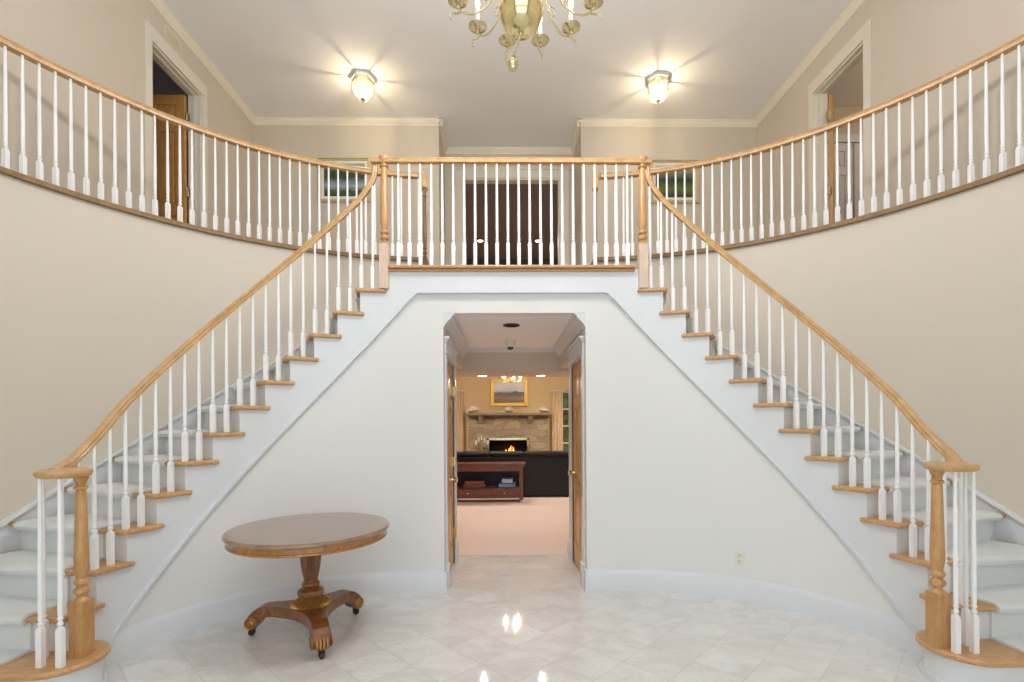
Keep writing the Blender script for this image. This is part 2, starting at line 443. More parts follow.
def casing_side(m, sg, X, y0, y1, z0, z1, side, top, proj=.022, cap=True):
    """flat casing round an opening in a wall at x=X facing -sg*x"""
    def bx(p, ya, yb, za, zb):
        a, b = sorted((X, X-sg*p)); m.box(a, b, ya, yb, za, zb)
    for ya, yb in ((y0-side, y0), (y1, y1+side)):
        bx(proj, ya, yb, z0, z1)
    bx(proj*.6, y0-.012, y0, z0, z1); bx(proj, y0-side, y1+side, z1, z1+top)
    if cap:
        bx(proj+.014, y0-side-.012, y1+side+.012, z1+top-.03, z1+top-.012); bx(proj+.028, y0-side-.022, y1+side+.022, z1+top-.012, z1+top+.008)
        bx(proj+.008, y0-side-.006, y1+side+.006, z1+.012, z1+.024)

dn = 1
# hall doors either side of the passage, closed
HD0, HD1, HDZ = 4.18, 4.86, 1.96
for sg, nm in SIDES:
    d = sempty('door_%d' % dn, 'six panel oak hall door with brass knob, %s' % ('on the left wall of the passage' if sg < 0 else 'on the right wall of the passage'), 'door'); dn += 1
    HX = (HL, HR)[sg > 0]; m = M(); casing_side(m, sg, sg*HX, HD0, HD1, 0, HDZ, .085, .14, proj=.014)
    a, b = sorted((sg*(HX+.002), sg*(HX+.09)))
    m.box(a, b, HD0-.012, HD0, 0, HDZ).box(a, b, HD1, HD1+.012, 0, HDZ).box(a, b, HD0, HD1, HDZ-.012, HDZ)
    a, b = sorted((sg*HX, sg*(HX-.03))); m.box(a, b, HD0-.105, HD0+.003, 0, .2).box(a, b, HD1-.003, HD1+.105, 0, .2)
    m.obj('casing', WHITE, d, bevel=.003)
    f, p = leaf(HD1-HD0-.01, HDZ-.03)
    # leaf x -> world y, leaf faces the passage
    mt = Matrix.Translation((sg*(HX+.012 if sg > 0 else HX+.052), HD0+.005, .008)) @ Matrix.Rotation(pi/2, 4, 'Z')
    if sg > 0: mt = Matrix.Translation((sg*(HX+.012), HD0+.005, .008)) @ Matrix.Rotation(pi/2, 4, 'Z') @ Matrix.Translation((0, 0, 0)) @ Matrix.Scale(-1, 4, (0, 1, 0)) @ Matrix.Scale(1, 4)
    if sg > 0: mt = Matrix.Translation((HX+.052, HD0+.005, .008)) @ Matrix.Rotation(pi/2, 4, 'Z') @ Matrix.Translation((0, .04, 0))
    if sg < 0: mt = Matrix.Translation((-HX-.052, HD0+.005, .008)) @ Matrix.Rotation(pi/2, 4, 'Z')
    lf = xf(f, mt).obj('door_leaf', DOOROAK, d, bevel=.003)
    xf(p, mt).obj('door_panels', DOOROAK, lf, bevel=.004)
    ky = 4.55 if sg < 0 else 4.70; kz = .86 if sg < 0 else .9
    xf(knob_m(), Matrix.Translation((sg*(HX+.012), ky, kz)) @ Matrix.Rotation(-sg*pi/2, 4, 'Y')).obj('door_knob', BRASS, lf, smooth=40)
    for hz in (.3, 1.0, 1.7): xf(hinge_m(), Matrix.Translation((sg*(HX-.004), HD1+.004 if sg < 0 else HD0-.004, hz)) @ Matrix.Rotation(sg*pi/2, 4, 'Z')).obj('hinge', BRASS, d)

# upper doorways: left leaf swung square into a dark room, right leaf swung further into a lit room
for sg, nm in SIDES:
    d = sempty('door_%d' % dn, ('open six panel oak door on the left balcony, leaf square to the dark room' if sg < 0 else 'open oak door on the right balcony, seen edge on in front of a pale lit room'), 'door'); dn += 1
    DY0, DY1 = DYS[sg > 0]; m = M(); casing_side(m, sg, sg*XU, DY0, DY1, BALC, DZ, .085, .14, cap=False)
    a, b = sorted((sg*XU, sg*(XU+.14)))
    m.box(a, b, DY0-.002, DY0+.018, BALC, DZ).box(a, b, DY1-.018, DY1+.002, BALC, DZ).box(a, b, DY0, DY1, DZ-.018, DZ)
    m.box(*sorted((sg*(XU+.05), sg*(XU+.085))), DY1-.03, DY1-.018, BALC, DZ-.018); m.box(*sorted((sg*(XU+.05), sg*(XU+.085))), DY0+.018, DY1-.018, DZ-.03, DZ-.018)
    m.obj('casing', CASE, d, bevel=.003)
    f, p = leaf(.76 if sg < 0 else .70, 2.1); hx, hy = sg*(XU+.15), DY1-.025
    ang = pi if sg < 0 else radians(55)
    mt = Matrix.Translation((hx, hy, BALC+.01)) @ Matrix.Rotation(ang, 4, 'Z')
    if sg < 0: mt = Matrix.Translation((hx, hy-.04, BALC+.01)) @ Matrix.Rotation(ang, 4, 'Z')
    lf = xf(f, mt).obj('door_leaf', DOOROAK, d, bevel=.003); xf(p, mt).obj('door_panels', DOOROAK, lf, bevel=.004)
    for hz in (.25, 1.0, 1.86): xf(hinge_m().box(-.03, .03, -.002, .002, -.045, .045), Matrix.Translation((sg*(XU+.135), hy-.02, BALC+hz))).obj('hinge', BRASSD, d)
    xf(knob_m(), mt @ Matrix.Translation((.63, -.04, .95)) @ Matrix.Rotation(pi/2, 4, 'X')).obj('door_knob', BRASS, lf, smooth=40)
    # the room beyond
    x0, x1 = sorted((sg*(XU+.13), sg*(XU+2.2)))
    W = GREYROOM if sg < 0 else WALL
    FY = 7.3 if sg < 0 else 6.42
    m = M().box(x0, x1, FY, FY+.1, BALC, CEILZ-.1).box(x0, x1, 3.6, 3.7, BALC, CEILZ-.1)
    xe0, xe1 = sorted((sg*(XU+2.2), sg*(XU+2.3))); m.box(xe0, xe1, 3.6, 7.4, BALC, CEILZ-.1)
    struct(m, 'wall_'+nm+'_room', W)
    struct(M().box(x0, xe1 if sg > 0 else x1, 3.6, 7.4, CEILZ-.1, CEILZ) if sg > 0 else M().box(xe0, x1, 3.6, 7.4, CEILZ-.1, CEILZ), 'ceiling_'+nm+'_room', W if sg < 0 else CEIL)
    struct(M().box(min(x0, xe0), max(x1, xe1), 3.6, 7.4, BALC-.1, BALC), 'floor_'+nm+'_room', BEIGEC)
    if sg < 0:
        m = M().sweep([(x0, 7.3, CEILZ-.1), (x1, 7.3, CEILZ-.1)], crown(.16, .13), [(0, -1, 0)]*2); struct(m, 'trim_8', GREYROOM, smooth=30)
    else:
        cd = sempty('door_%d' % dn, 'white panelled closet doors inside the right upstairs room', 'door'); dn += 1
        for k, dx in enumerate((XU+.5, XU+1.02)):
            f, p = leaf(.5, 2.0, .035); mt = Matrix.Translation((dx, 6.42, BALC+.01))
            lf = xf(f, mt).obj('door_leaf', WHITE, cd, bevel=.003); xf(p, mt).obj('door_panels', WHITE, lf, bevel=.004)
        M().box(XU+.4, XU+.49, 6.375, 6.42, BALC, BALC+2.1).box(XU+1.53, XU+1.62, 6.375, 6.42, BALC, BALC+2.1).box(XU+.4, XU+1.62, 6.375, 6.42, BALC+2.02, BALC+2.12).obj('casing', WHITE, cd)

# wide dark doorway in the recess
d = sempty('door_%d' % dn, 'wide cased doorway to a dark room behind the landing railing', 'doorway'); dn += 1
m = M()
for x0, x1 in ((EX0-.14, EX0), (EX1, EX1+.14)): m.box(x0, x1, YR-.022, YR, LAND, EZ)
m.box(EX0-.14, EX1+.14, YR-.022, YR, EZ, EZ+.15).box(EX0-.17, EX1+.17, YR-.04, YR, EZ+.135, EZ+.16)
m.box(EX0-.002, EX0+.02, YR-.005, YR+.13, LAND, EZ).box(EX1-.02, EX1+.002, YR-.005, YR+.13, LAND, EZ).box(EX0, EX1, YR-.005, YR+.13, EZ-.02, EZ)
m.obj('casing', CASE, d, bevel=.003)
m = M().box(-2, 2, 11.9, 12, LZ, CEILZ).box(-2.1, -2, YR+.12, 12, LZ, CEILZ).box(2, 2.1, YR+.12, 12, LZ, CEILZ)
for x in lsp(-1.9, 1.9, 16): m.box(x-.02, x+.02, 11.87, 11.9, LZ, CEILZ)
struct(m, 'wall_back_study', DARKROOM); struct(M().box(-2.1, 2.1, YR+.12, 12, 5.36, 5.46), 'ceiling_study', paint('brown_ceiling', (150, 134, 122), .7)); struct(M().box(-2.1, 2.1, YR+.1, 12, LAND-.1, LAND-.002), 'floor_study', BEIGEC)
def recessed(name, label, x, y, z, r, mat, group=None, ring=WHITE):
    t = thing(name, label, 'ceiling light', (x, y, z), group)
    M().lathe([(r*.82, 0), (r*.82, -.008), (r, -.008), (r, 0)], 20, (x, y, z)).obj('trim_ring', ring, t, smooth=40)
    M().lathe([(r*.82, -.0005), (r*.82, -.004), (.001, -.004)], 20, (x, y, z)).obj('lens', mat, t)
    return t
for sg in (-1, 1):
    r_ = recessed('recessed_light', 'small lit downlight in the dark room beyond the landing, %s of the two' % ('left' if sg < 0 else 'right'), .06+sg*.63, 10.7, 5.36, .07, LAMP, 'lit downlights in the dark upstairs room')
    l = bpy.data.lights.new('downlight', 'SPOT'); l.energy = 140; l.color = (1, .88, .74); l.spot_size = radians(165); l.spot_blend = .5; l.shadow_soft_size = .06
    o = bpy.data.objects.new('lamp_light', l); COL.objects.link(o); o.parent = r_; o.location = (0, 0, -.03)

# ------------------------------------------------------------------ staircases
RAILP = [(a*.86, b*.84) for a, b in [(-.027, -.024), (-.03, -.008), (-.024, .0), (-.029, .012), (-.02, .023), (-.007, .028), (.007, .028), (.02, .023), (.029, .012), (.024, .0), (.03, -.008), (.027, -.024)]]
def spindle(x, y, z0, z1, w=.0138, hb=.21):
    """square base, turned neck, tapering round shaft"""
    m = M(); hb = min(hb, (z1-z0)*.4); b = z0+hb-.018
    m.box(x-w, x+w, y-w, y+w, z0, b-.012)
    k = w*.72; vs = [(x+i*w, y+j*w, b-.012) for i, j in ((-1, -1), (1, -1), (1, 1), (-1, 1))]+[(x+i*k, y+j*k, b+.003) for i, j in ((-1, -1), (1, -1), (1, 1), (-1, 1))]
    m.add(vs, [(0, 1, 5, 4), (1, 2, 6, 5), (2, 3, 7, 6), (3, 0, 4, 7), (4, 5, 6, 7)])
    p = [(w*.62, 0), (w*.62, .012), (w*.95, .018), (w*.95, .026), (w*.62, .032), (w*.62, .038), (w*.9, .044), (w*.9, .052), (w*.66, .058), (w*.76, .072), (w*.82, .11)]
    L = z1-z0-hb; q = [(r, zz+b) for r, zz in p]+[(w*.8, z0+hb+L*.35), (w*.56, z1)]
    m.lathe(q, 10, (x, y, 0)); return m
def newel(m, x, y, z0, hb, zt, w=.044, cap=False):
    H = zt-z0-hb; b = z0+hb
    g = 1.2
    p = [(w*.98, b), (w*.82, b+.010*g), (w*.58, b+.018*g), (w*.58, b+.026*g), (w*.86, b+.033*g), (w*.95, b+.043*g), (w*.86, b+.053*g), (w*.58, b+.06*g), (w*.58, b+.067*g), (w*.82, b+.073*g), (w*.88, b+.081*g), (w*.82, b+.089*g), (w*.6, b+.096*g), (w*.7, b+.112*g),
         (w*.84, b+.17), (w*.84, b+.21), (w*.62, zt-.085), (w*.56, zt-.075), (w*.8, zt-.068), (w*.8, zt-.058), (w*.56, zt-.05), (w*.6, zt-.035), (w*.85, zt-.012), (w*.92, zt)]
    if cap: p = [(r*1.06, z) for r, z in p[:-6]]+[(w*.6, zt-.082), (w*.95, zt-.074), (w*.95, zt-.066), (w*.62, zt-.06), (w*.75, zt-.05), (w*1.15, zt-.028), (w*1.22, zt-.02), (w*1.22, zt)]
    m.lathe(p, 20, (x, y, 0)); return m

for sg, nm in SIDES:
    st = thing('staircase', 'curved white staircase with oak treads, %s' % ('rising on the left behind the round table' if sg < 0 else 'rising on the right above the wall outlet'), 'staircase', (sg*2.4, 2.6, 0), 'twin curved staircases')
    # stringer
    m = M()
    for n in range(13, 1, -1):
        a = sn(n)+.031; b = sn(n-1)+.031 if n > 2 else sn(n)+.2
        m.ribbon(lsp(a, b, 4), lambda s: arc(s, R+.03, sg), lambda s: arc(s, R+.054, sg), soffit, lambda s: RS*n-.03)
    m.obj('stringer', WHITE, st, smooth=25)
    us = lsp(.141, 2.2, 40)
    m = M().ribbon(us, lambda s: arc(s, R+.016, sg), lambda s: arc(s, R+.03, sg), soffit, lambda s: soffit(s)+.028)
    m.obj('stringer_bead', WHITE, st, smooth=25)
    # treads and risers
    for n in range(13, 1, -1):
        a, b = sn(n), sn(n)+.235
        poly = [arc(s, R, sg) for s in lsp(a, b, 4)]+[arc(s, rout(s)-.016, sg) for s in lsp(b, a, 5)]
        M().prism(poly, RS*n-.03, RS*n).obj('tread', OAKX, st, bevel=.011, seg=3)
        # scotia under the return
        f, g = sn(n)+.2, sn(n)+.18
        poly = [arc(f, R+.03, sg), arc(f, rout(f)-.016, sg), arc(g, rout(g)-.016, sg), arc(g, R+.03, sg)]
        M().prism(poly, RS*(n-1), RS*n-.03).obj('riser', WHITE, st)
    poly = [arc(.141, R+.03, sg), arc(.141, rout(.141)-.016, sg), arc(.121, rout(.121)-.016, sg), arc(.121, R+.03, sg)]
    M().prism(poly, RS*13, LAND-.0).obj('riser', WHITE, st)
    # bullnose first step
    bx, by, br = 2.375, 2.575, .2
    def bull(ins, front):
        p = [(sg*(bx+(br-ins)*cos(t)), by+(br-ins)*sin(t)) for t in lsp(radians(80), radians(270), 22)]
        return p+[(sg*3.0, front+ins*.9), (sg*(XW-.005), front-.02+ins*.9), (sg*(XW-.005), 2.72)]
    M().prism(bull(0, by-br), RS-.032, RS).obj('tread', OAKX, st, bevel=.012, seg=3)
    m = M().prism(bull(.03, by-br), 0, RS-.032); m.prism(bull(.015, by-br), 0, .022); m.obj('riser', WHITE, st, smooth=30)
    # wall skirtboard
    us = lsp(.02, 2.3, 46)
    zt = lambda s: min(znos(s)+.07, BALC-.06)
    m = M().ribbon(us, lambda s: arc(s, rout(s)-.014, sg), lambda s: arc(s, rout(s)-.001, sg), lambda s: max(0, zt(s)-.62), lambda s: zt(s)-.03)
    m.ribbon(us, lambda s: arc(s, rout(s)-.045, sg), lambda s: arc(s, rout(s)-.001, sg), lambda s: zt(s)-.022, zt)
    m.ribbon(us, lambda s: arc(s, rout(s)-.02, sg), lambda s: arc(s, rout(s)-.001, sg), lambda s: zt(s)-.05, lambda s: zt(s)-.022)
    m.obj('skirtboard', WHITE, st, smooth=25)
    # runner
    pr = [(.141, LAND, 1, 1), (.141, RS*13, 1, 1)]
    for n in range(13, 0, -1):
        z = RS*n; f = sn(n)+.235 if n > 1 else 2.40; rz = f-.035
        pr += [(f-.012, z, 0, 1), (f, z-.006, .7, .7), (f+.002, z-.015, 1, 0), (f-.004, z-.03, .8, -.6), (rz, z-.036, 1, 0), (rz, RS*(n-1)+(.0 if n > 1 else .03), 1, 1 if n > 1 else 0)]
    th = .013; vs = []; k = 5
    for s, z, ns, nz in pr:
        for (os_, oz) in ((0, 0), (ns*th, nz*th)):
            ss = s+os_
            for q in lsp(0, 1, k):
                r = (R+.21)*(1-q)+(rout(min(ss, 2.35))-.11)*q; x, y = arc(ss, r, sg); vs.append((x, y, z+oz+.001))
    fs = []; w = 2*k
    for i in range(len(pr)-1):
        for j in range(k-1):
            fs += [(i*w+j, i*w+j+1, (i+1)*w+j+1, (i+1)*w+j), (i*w+k+j, (i+1)*w+k+j, (i+1)*w+k+j+1, i*w+k+j+1)]
        fs += [(i*w, (i+1)*w, (i+1)*w+k, i*w+k), (i*w+k-1, i*w+2*k-1, (i+1)*w+2*k-1, (i+1)*w+k-1)]
    fs += [tuple(list(range(k))+list(range(2*k-1, k-1, -1)))]; e = (len(pr)-1)*w; fs += [tuple(e+i for i in list(range(k))[::-1]+list(range(k, 2*k)))]
    o = M().add(vs, fs).obj('carpet_runner', RUNNER, smooth=50)
    tag(o, 'white carpet runner laid down the %s staircase' % nm, 'carpet runner', 'white stair runners')

    # balustrade
    ra = thing('stair_railing', 'oak handrail on white spindles climbing the %s staircase' % nm, 'railing', (sg*2.3, 2.55, RS), 'stair railings')
    rr = R+.055
    nx_, ny_ = ((-2.276, 2.583), (2.222, 2.56))[sg > 0]; vx, vy = ((-2.307, 2.52), (2.268, 2.53))[sg > 0]
    P = []; S = []
    P.append((vx+sg*.07, vy+.01, 1.146)); P.append((vx+sg*.1, vy+.07, 1.154))
    e0 = arc(2.0, rr, sg); e1 = arc(1.93, rr, sg)
    P.append((sg*2.42, 2.68, 1.182)); P.append((sg*2.42, 2.77, 1.25)); P.append((sg*2.402, 2.85, 1.333))
    S = [None]*len(P)
    for s in lsp(1.82, .33, 48): P.append(arc(s, rr, sg)+(zrail(s),)); S.append(None)
    for s, z in ((.30, 3.212), (.27, 3.256), (.243, 3.30), (.22, 3.343), (.203, 3.39), (.195, 3.44), (.193, 3.515)): P.append(arc(s, rr, sg)+(z,)); S.append(None)
    for i, p in enumerate(P):
        a = Vector(P[max(i-1, 0)]); b = Vector(P[min(i+1, len(P)-1)]); t = b-a; t.z = 0
        if i > len(P)-7: q0 = arc(.3, rr, sg); q1 = arc(.2, rr, sg); t = Vector((q1[0]-q0[0], q1[1]-q0[1], 0))
        S[i] = tuple(t.normalized().cross(Vector((0, 0, 1))))
    def under(x, y):
        best = (9, 0)
        for i in range(len(P)-3):
            a, b = Vector(P[i]), Vector(P[i+1]); d = (b-a).to_2d(); q = max(0, min(1, (Vector((x, y))-a.to_2d()).dot(d)/max(d.length_squared, 1e-9)))
            c = a.lerp(b, q); e = (c.to_2d()-Vector((x, y))).length; best = min(best, (e, c.z-.014/max(.35, d.length/(b-a).length)))
        return best[1]
    for n in range(13, 1, -1):
        for ds in (.105, .19):
            s = sn(n)+ds
            if n == 13 and ds > .19: continue
            x, y = arc(s, rr, sg); zt_ = under(x, y)
            spindle(x, y, RS*n, zt_).obj('spindle', SPINDLE, ra, smooth=35)
    for (x, y) in (((-2.372, 2.46), (-2.274, 2.458), (-2.449, 2.56)), ((2.244, 2.479), (2.336, 2.476), (2.375, 2.562)))[sg > 0]:
        spindle(x, y, RS, 1.124, hb=.21).obj('spindle', SPINDLE, ra, smooth=35)
    m = newel(M(), nx_, ny_, RS, .285, 1.124, .038); mt = Matrix.Translation((nx_, ny_, 0))
    m.box(-.036, .036, -.036, .036, RS, RS+.285, mt); m.obj('newel_post', OAK, ra, smooth=35, origin=(nx_, ny_, RS))
    # volute and rail
    M().lathe([(.088, 1.122), (.105, 1.127), (.111, 1.137), (.114, 1.148), (.109, 1.159), (.09, 1.165), (.02, 1.166)], 36, (vx, vy, 0)).obj('volute', RAILOAK, ra, smooth=40)
    M().sweep(P, RAILP, S).obj('handrail', RAILOAK, ra, smooth=40)

# landing railing
lr = thing('landing_railing', 'straight oak railing with white spindles across the upper landing', 'railing', (0, YC-.03, LAND))
proto = spindle(0, 0, 0, .82, hb=.2).obj('spindle', SPINDLE, lr, smooth=35); proto.location = (-.916, -.01, 0)
for i in range(1, 22): share(proto, 'spindle', (-.916+i*1.855/21, -.01, 0), lr)
ys = YC-.04
for sg, nm in SIDES:
    x = (-1.032, 1.066)[sg > 0]; ny = B+R+.03
    nw = newel(M(), x, ny-.005, RS*13, .362, 3.532, .038, cap=True).obj('newel_post', OAK, lr, smooth=35, origin=(x, ny-.005, RS*13))
    b = M().box(x-.037, x+.037, ny-.042, ny+.032, RS*13, RS*13+.362).obj('newel_base', PINKOAK, nw, bevel=.003); b['label'] = 'pale unstained square base'
M().sweep([(-1.135, ys, 3.507), (1.135, ys, 3.507)], RAILP).obj('handrail', RAILOAK, lr, smooth=40)

# balcony railings
RB = RW+.045; PB = [(-.03, -.026), (-.032, -.008), (-.025, .0), (-.031, .012), (-.021, .023), (0, .028), (.021, .023), (.031, .012), (.025, .0), (.032, -.008), (.03, -.026)]
bsp = None
for sg, nm in SIDES:
    br_ = thing('balcony_railing', 'curved oak balcony railing with white spindles, %s' % ('on the left in front of the dark doorway' if sg < 0 else 'on the right in front of the lit doorway'), 'railing', (sg*2.9, 3.9, BALC), 'curved balcony railings')
    s = .13; step = .0868/RB; k = 0; ph = .105
    ph, step = ((.0889, .02955), (.1088, .0289))[sg > 0]
    while ph < 1.49:
        x, y = oarc(ph, RB, sg); loc = (x-sg*2.9, y-3.9, .004)
        if bsp is None:
            bsp = spindle(0, 0, 0, .84, hb=.172).obj('spindle', SPINDLE, br_, smooth=35); bsp.location = loc
        else: share(bsp, 'spindle', loc, br_)
        ph += step
    pth = [oarc(p, RB, sg)+(BALC+.857,) for p in lsp(1.5, .085, 80)]
    x, y = oarc(.06, RB, sg)
    pth += [(sg*.875, 4.935, BALC+.85), (sg*.86, 4.91, BALC+.80), (sg*.85, 4.88, BALC+.73), (sg*.845, 4.85, BALC+.66)]
    M().sweep(pth, PB).obj('handrail', RAILOAK, br_, smooth=40)
    nn = newel(M(), sg*.845, 4.85, LAND-.004, .36, BALC+.65, .022); nn.box(sg*.845-.022, sg*.845+.022, 4.828, 4.872, LAND-.004, LAND+.356)
    n_ = nn.obj('newel_post', DARKRAIL, br_, smooth=35); n_['label'] = 'dark slender end post'

# ------------------------------------------------------------------ hall and living room
m = M()
for sg, _ in SIDES:
    HX = (HL, HR)[sg > 0]; a, b = sorted((sg*HX, sg*(HX+.1)))
    m.box(a, b, YC+.1, HD0, 0, HTOP+.02).box(a, b, HD1, 5.1, 0, HTOP+.02).box(a, b, HD0, HD1, HDZ, HTOP+.02).box(a, b, 5.1, 5.95, 2.04, HTOP+.02)
struct(m, 'wall_passage', WALL)
for sg, nm in SIDES:
    HX = (HL, HR)[sg > 0]; a, b = sorted((sg*(HX+.09), sg*(HX+.13))); struct(M().box(a, b, HD0-.05, HD1+.05, 0, HDZ+.05), 'wall_closet_'+nm, DARKROOM)
struct(M().box(-HX-.12, HX+.12, YC+.1, 5.12, HTOP, HTOP+.06).box(-4.2, 4.2, 5.12, 5.95, HTOP, HTOP+.06), 'ceiling_passage', CEIL)
struct(M().box(-4.2, 4.2, 5.95, 6.65, 2.007, 2.6), 'wall_bulkhead', WALL)
struct(M().box(-4.2, 4.2, 6.65, 11.2, 2.44, 2.5), 'ceiling_living', CEIL)
WX0, WX1 = 1.18, 2.4
m = M().box(-4.2, WX0, 11, 11.12, 0, 2.5).box(WX1, 4.2, 11, 11.12, 0, 2.5).box(WX0, WX1, 11, 11.12, 2.1, 2.5).box(WX0, WX1, 11, 11.12, 0, .5)
m.box(-4.3, -4.2, 5.0, 11.1, 0, 2.5).box(4.2, 4.3, 5.0, 11.1, 0, 2.5)
m.box(-4.2, -HX-.1, 5.02, 5.12, 0, 2.3).box(HX+.1, 4.2, 5.02, 5.12, 0, 2.3)
struct(m, 'wall_living', WARM)
m = M()
for sg, _ in SIDES: HX = (HL, HR)[sg > 0]; m.sweep([(sg*HX, YC+.004, HTOP), (sg*HX, 5.95, HTOP)], crown(.11, .088), [(-sg, 0, 0)]*2)
m.sweep([(-HX, 5.95, HTOP), (HX, 5.95, HTOP)], crown(.045, .04), [(0, -1, 0)]*2)
struct(m, 'trim_9', WHITE, smooth=30)
m = M()
for sg, nm in SIDES:
    HX = (HL, HR)[sg > 0]; a, b = sorted((sg*HX, sg*(HX-.02))); m.box(a, b, YC+.06, HD0-.1, 0, .16).box(a, b, HD1+.1, 5.1, 0, .16)
struct(m, 'baseboard_passage', WHITE)
recessed('recessed_downlight', 'round dark unlit downlight in the passage ceiling near the foyer', .0, 4.5, HTOP, .078, BLACK, ring=SLOT)
t = thing('ceiling_spotlight', 'small white spotlight with dark lens on the passage ceiling', 'ceiling light', (0, 5.35, HTOP))
M().lathe([(.062, 0), (.062, -.012), (.05, -.03), (.04, -.055), (.034, -.075)], 20, (0, 5.35, HTOP)).obj('housing', PLATE, t, smooth=40)
M().lathe([(.033, -.074), (.033, -.09), (.02, -.1), (.001, -.104)], 16, (0, 5.35, HTOP)).obj('lens', SLOT, t, smooth=40)
for sg in (-1, 1):
    r_ = recessed('bulkhead_downlight', 'lit downlight in the living room bulkhead, %s of the pair above the painting' % ('left' if sg < 0 else 'right'), .03+sg*.385, 6.45, 2.007, .075, LAMP, 'lit bulkhead downlights')
    l = bpy.data.lights.new('downlight', 'SPOT'); l.energy = 29; l.color = (1, .95, .89); l.spot_size = radians(150); l.spot_blend = .6; l.shadow_soft_size = .02
    o = bpy.data.objects.new('lamp_light', l); COL.objects.link(o); o.parent = r_; o.location = (0, 0, -.03)

# fireplace
fp = thing('fireplace', 'wide fieldstone fireplace with wooden mantel shelf and burning fire', 'fireplace', (0, 10.75, 0))
m = M().box(-.85, -.40, 10.7, 11, 0, 1.55).box(.42, .9, 10.7, 11, 0, 1.55).box(-.40, .42, 10.7, 11, 1.0, 1.55).box(-.40, .42, 10.7, 11, 0, .35)
m.obj('stone_surround', STONE, fp)
M().box(-.40, .42, 10.93, 10.98, .35, 1.0).box(-.41, -.40, 10.7, 10.98, .35, 1.0).box(.42, .43, 10.7, 10.98, .35, 1.0).obj('firebox', BLACK, fp)
M().box(-.88, .95, 10.52, 11, 1.54, 1.59).obj('mantel_shelf', wood('weathered_mantel', (150, 128, 104), (112, 92, 72), scale=(1, 6, 6)), fp, bevel=.008)
for x in (-.58, .5): M().prism([(10.7, 1.54), (10.57, 1.54), (10.57, 1.5), (10.66, 1.37), (10.7, 1.37)], x-.05, x+.05, Matrix(((0, 0, 1, 0), (1, 0, 0, 0), (0, 1, 0, 0), (0, 0, 0, 1)))).obj('corbel', STONE, fp)
M().box(-.45, -.40, 10.675, 10.7, .3, 1.05).box(.42, .47, 10.675, 10.7, .3, 1.05).box(-.45, .47, 10.675, 10.7, 1.0, 1.05).obj('fire_frame', BRASSD, fp, bevel=.004)
m = M()
for k in range(9):
    x = .05+.13*random.uniform(-1, 1)+.04; h = .26-abs(x-.09)*.9+random.uniform(-.03, .03); y = 10.82+random.uniform(-.03, .03); r = .035
    path = [(x+.02*sin(3*q+k), y, .62+h*q) for q in lsp(0, 1, 7)]; m.tube(path, [r*.7, r, r*.9, r*.7, r*.45, r*.2, .002], 8)
m.obj('flames', FLAME, fp, smooth=60)
m = M()
for dx, z in ((0, .47), (.02, .56), (-.05, .56)): m.tube([(-.2+dx, 10.8+dx, z), (.3+dx, 10.84, z+.02)], .055, 10)
m.box(-.25, .35, 10.76, 10.9, .35, .42); m.obj('logs', wood('charred_log', (70, 48, 34), (30, 22, 18)), fp, smooth=50)
# mantel ornaments
for i, (x, lab, w, h) in enumerate(((-.74, 'large pale shell on the left end of the mantel', .13, .14), (.03, 'pale shell standing in the middle of the mantel', .1, .14), (.78, 'cream shell on the right end of the mantel', .12, .12))):
    m = M(); n = 9
    prof = [(.3, 0), (.75, .12), (1, .35), (.85, .62), (.5, .85), (.12, 1)]
    m.lathe([(r*w, z*h) for r, z in prof], 18, (0, 0, 0), Matrix.Translation((x, 10.72, 1.61)) @ Matrix.Rotation(.15*(i-1), 4, 'Y'), lambda a, j: 1+.16*cos(7*a+j))
    m.tube([(x-w*.7, 10.70, 1.605), (x-w*1.15, 10.69, 1.62), (x-w*1.3, 10.69, 1.65)], [.02, .016, .006], 8)
    tag(m.obj('shell', SHELLM, smooth=50), lab, 'shell', 'shells on the mantel')
# painting above mantel
def picture(name, label, cx, cy, cz, w, h, fr, frame_mat, canvas_mat, ornate=False, mat_w=0):
    t = thing(name, label, 'picture', (cx, cy, cz))
    m = M(); W, H = w/2, h/2
    for d, (i0, i1) in ((.025, (0, fr)), (.04, (fr*.15, fr*.55)), (.032, (fr*.7, fr*.9))):
        a, b = i0, i1
        m.box(cx-W+a, cx+W-a, cy-d, cy, cz+H-b, cz+H-a).box(cx-W+a, cx+W-a, cy-d, cy, cz-H+a, cz-H+b)
        m.box(cx-W+a, cx-W+b, cy-d, cy, cz-H+b, cz+H-b).box(cx+W-b, cx+W-a, cy-d, cy, cz-H+b, cz+H-b)
    m.obj('frame', frame_mat, t, bevel=.004)
    q = fr
    if mat_w:
        M().box(cx-W+fr, cx+W-fr, cy-.012, cy, cz-H+fr, cz+H-fr).obj('mount', PAPER, t); q = fr+mat_w
    M().box(cx-W+q, cx+W-q, cy-.016, cy-.004 if not mat_w else cy-.0125, cz-H+q, cz+H-q).obj('canvas', canvas_mat, t)
    return t
L1 = landscape('marsh_landscape', [(.0, (70, 54, 26)), (.22, (150, 118, 56)), (.36, (92, 84, 40)), (.5, (60, 58, 34)), (.57, (216, 214, 214)), (.85, (224, 226, 232))], 3)
p1 = picture('painting', 'gilt framed marsh landscape painting hung above the mantel', .045, 10.985, 2.06, .84, .62, .085, GOLD, L1)
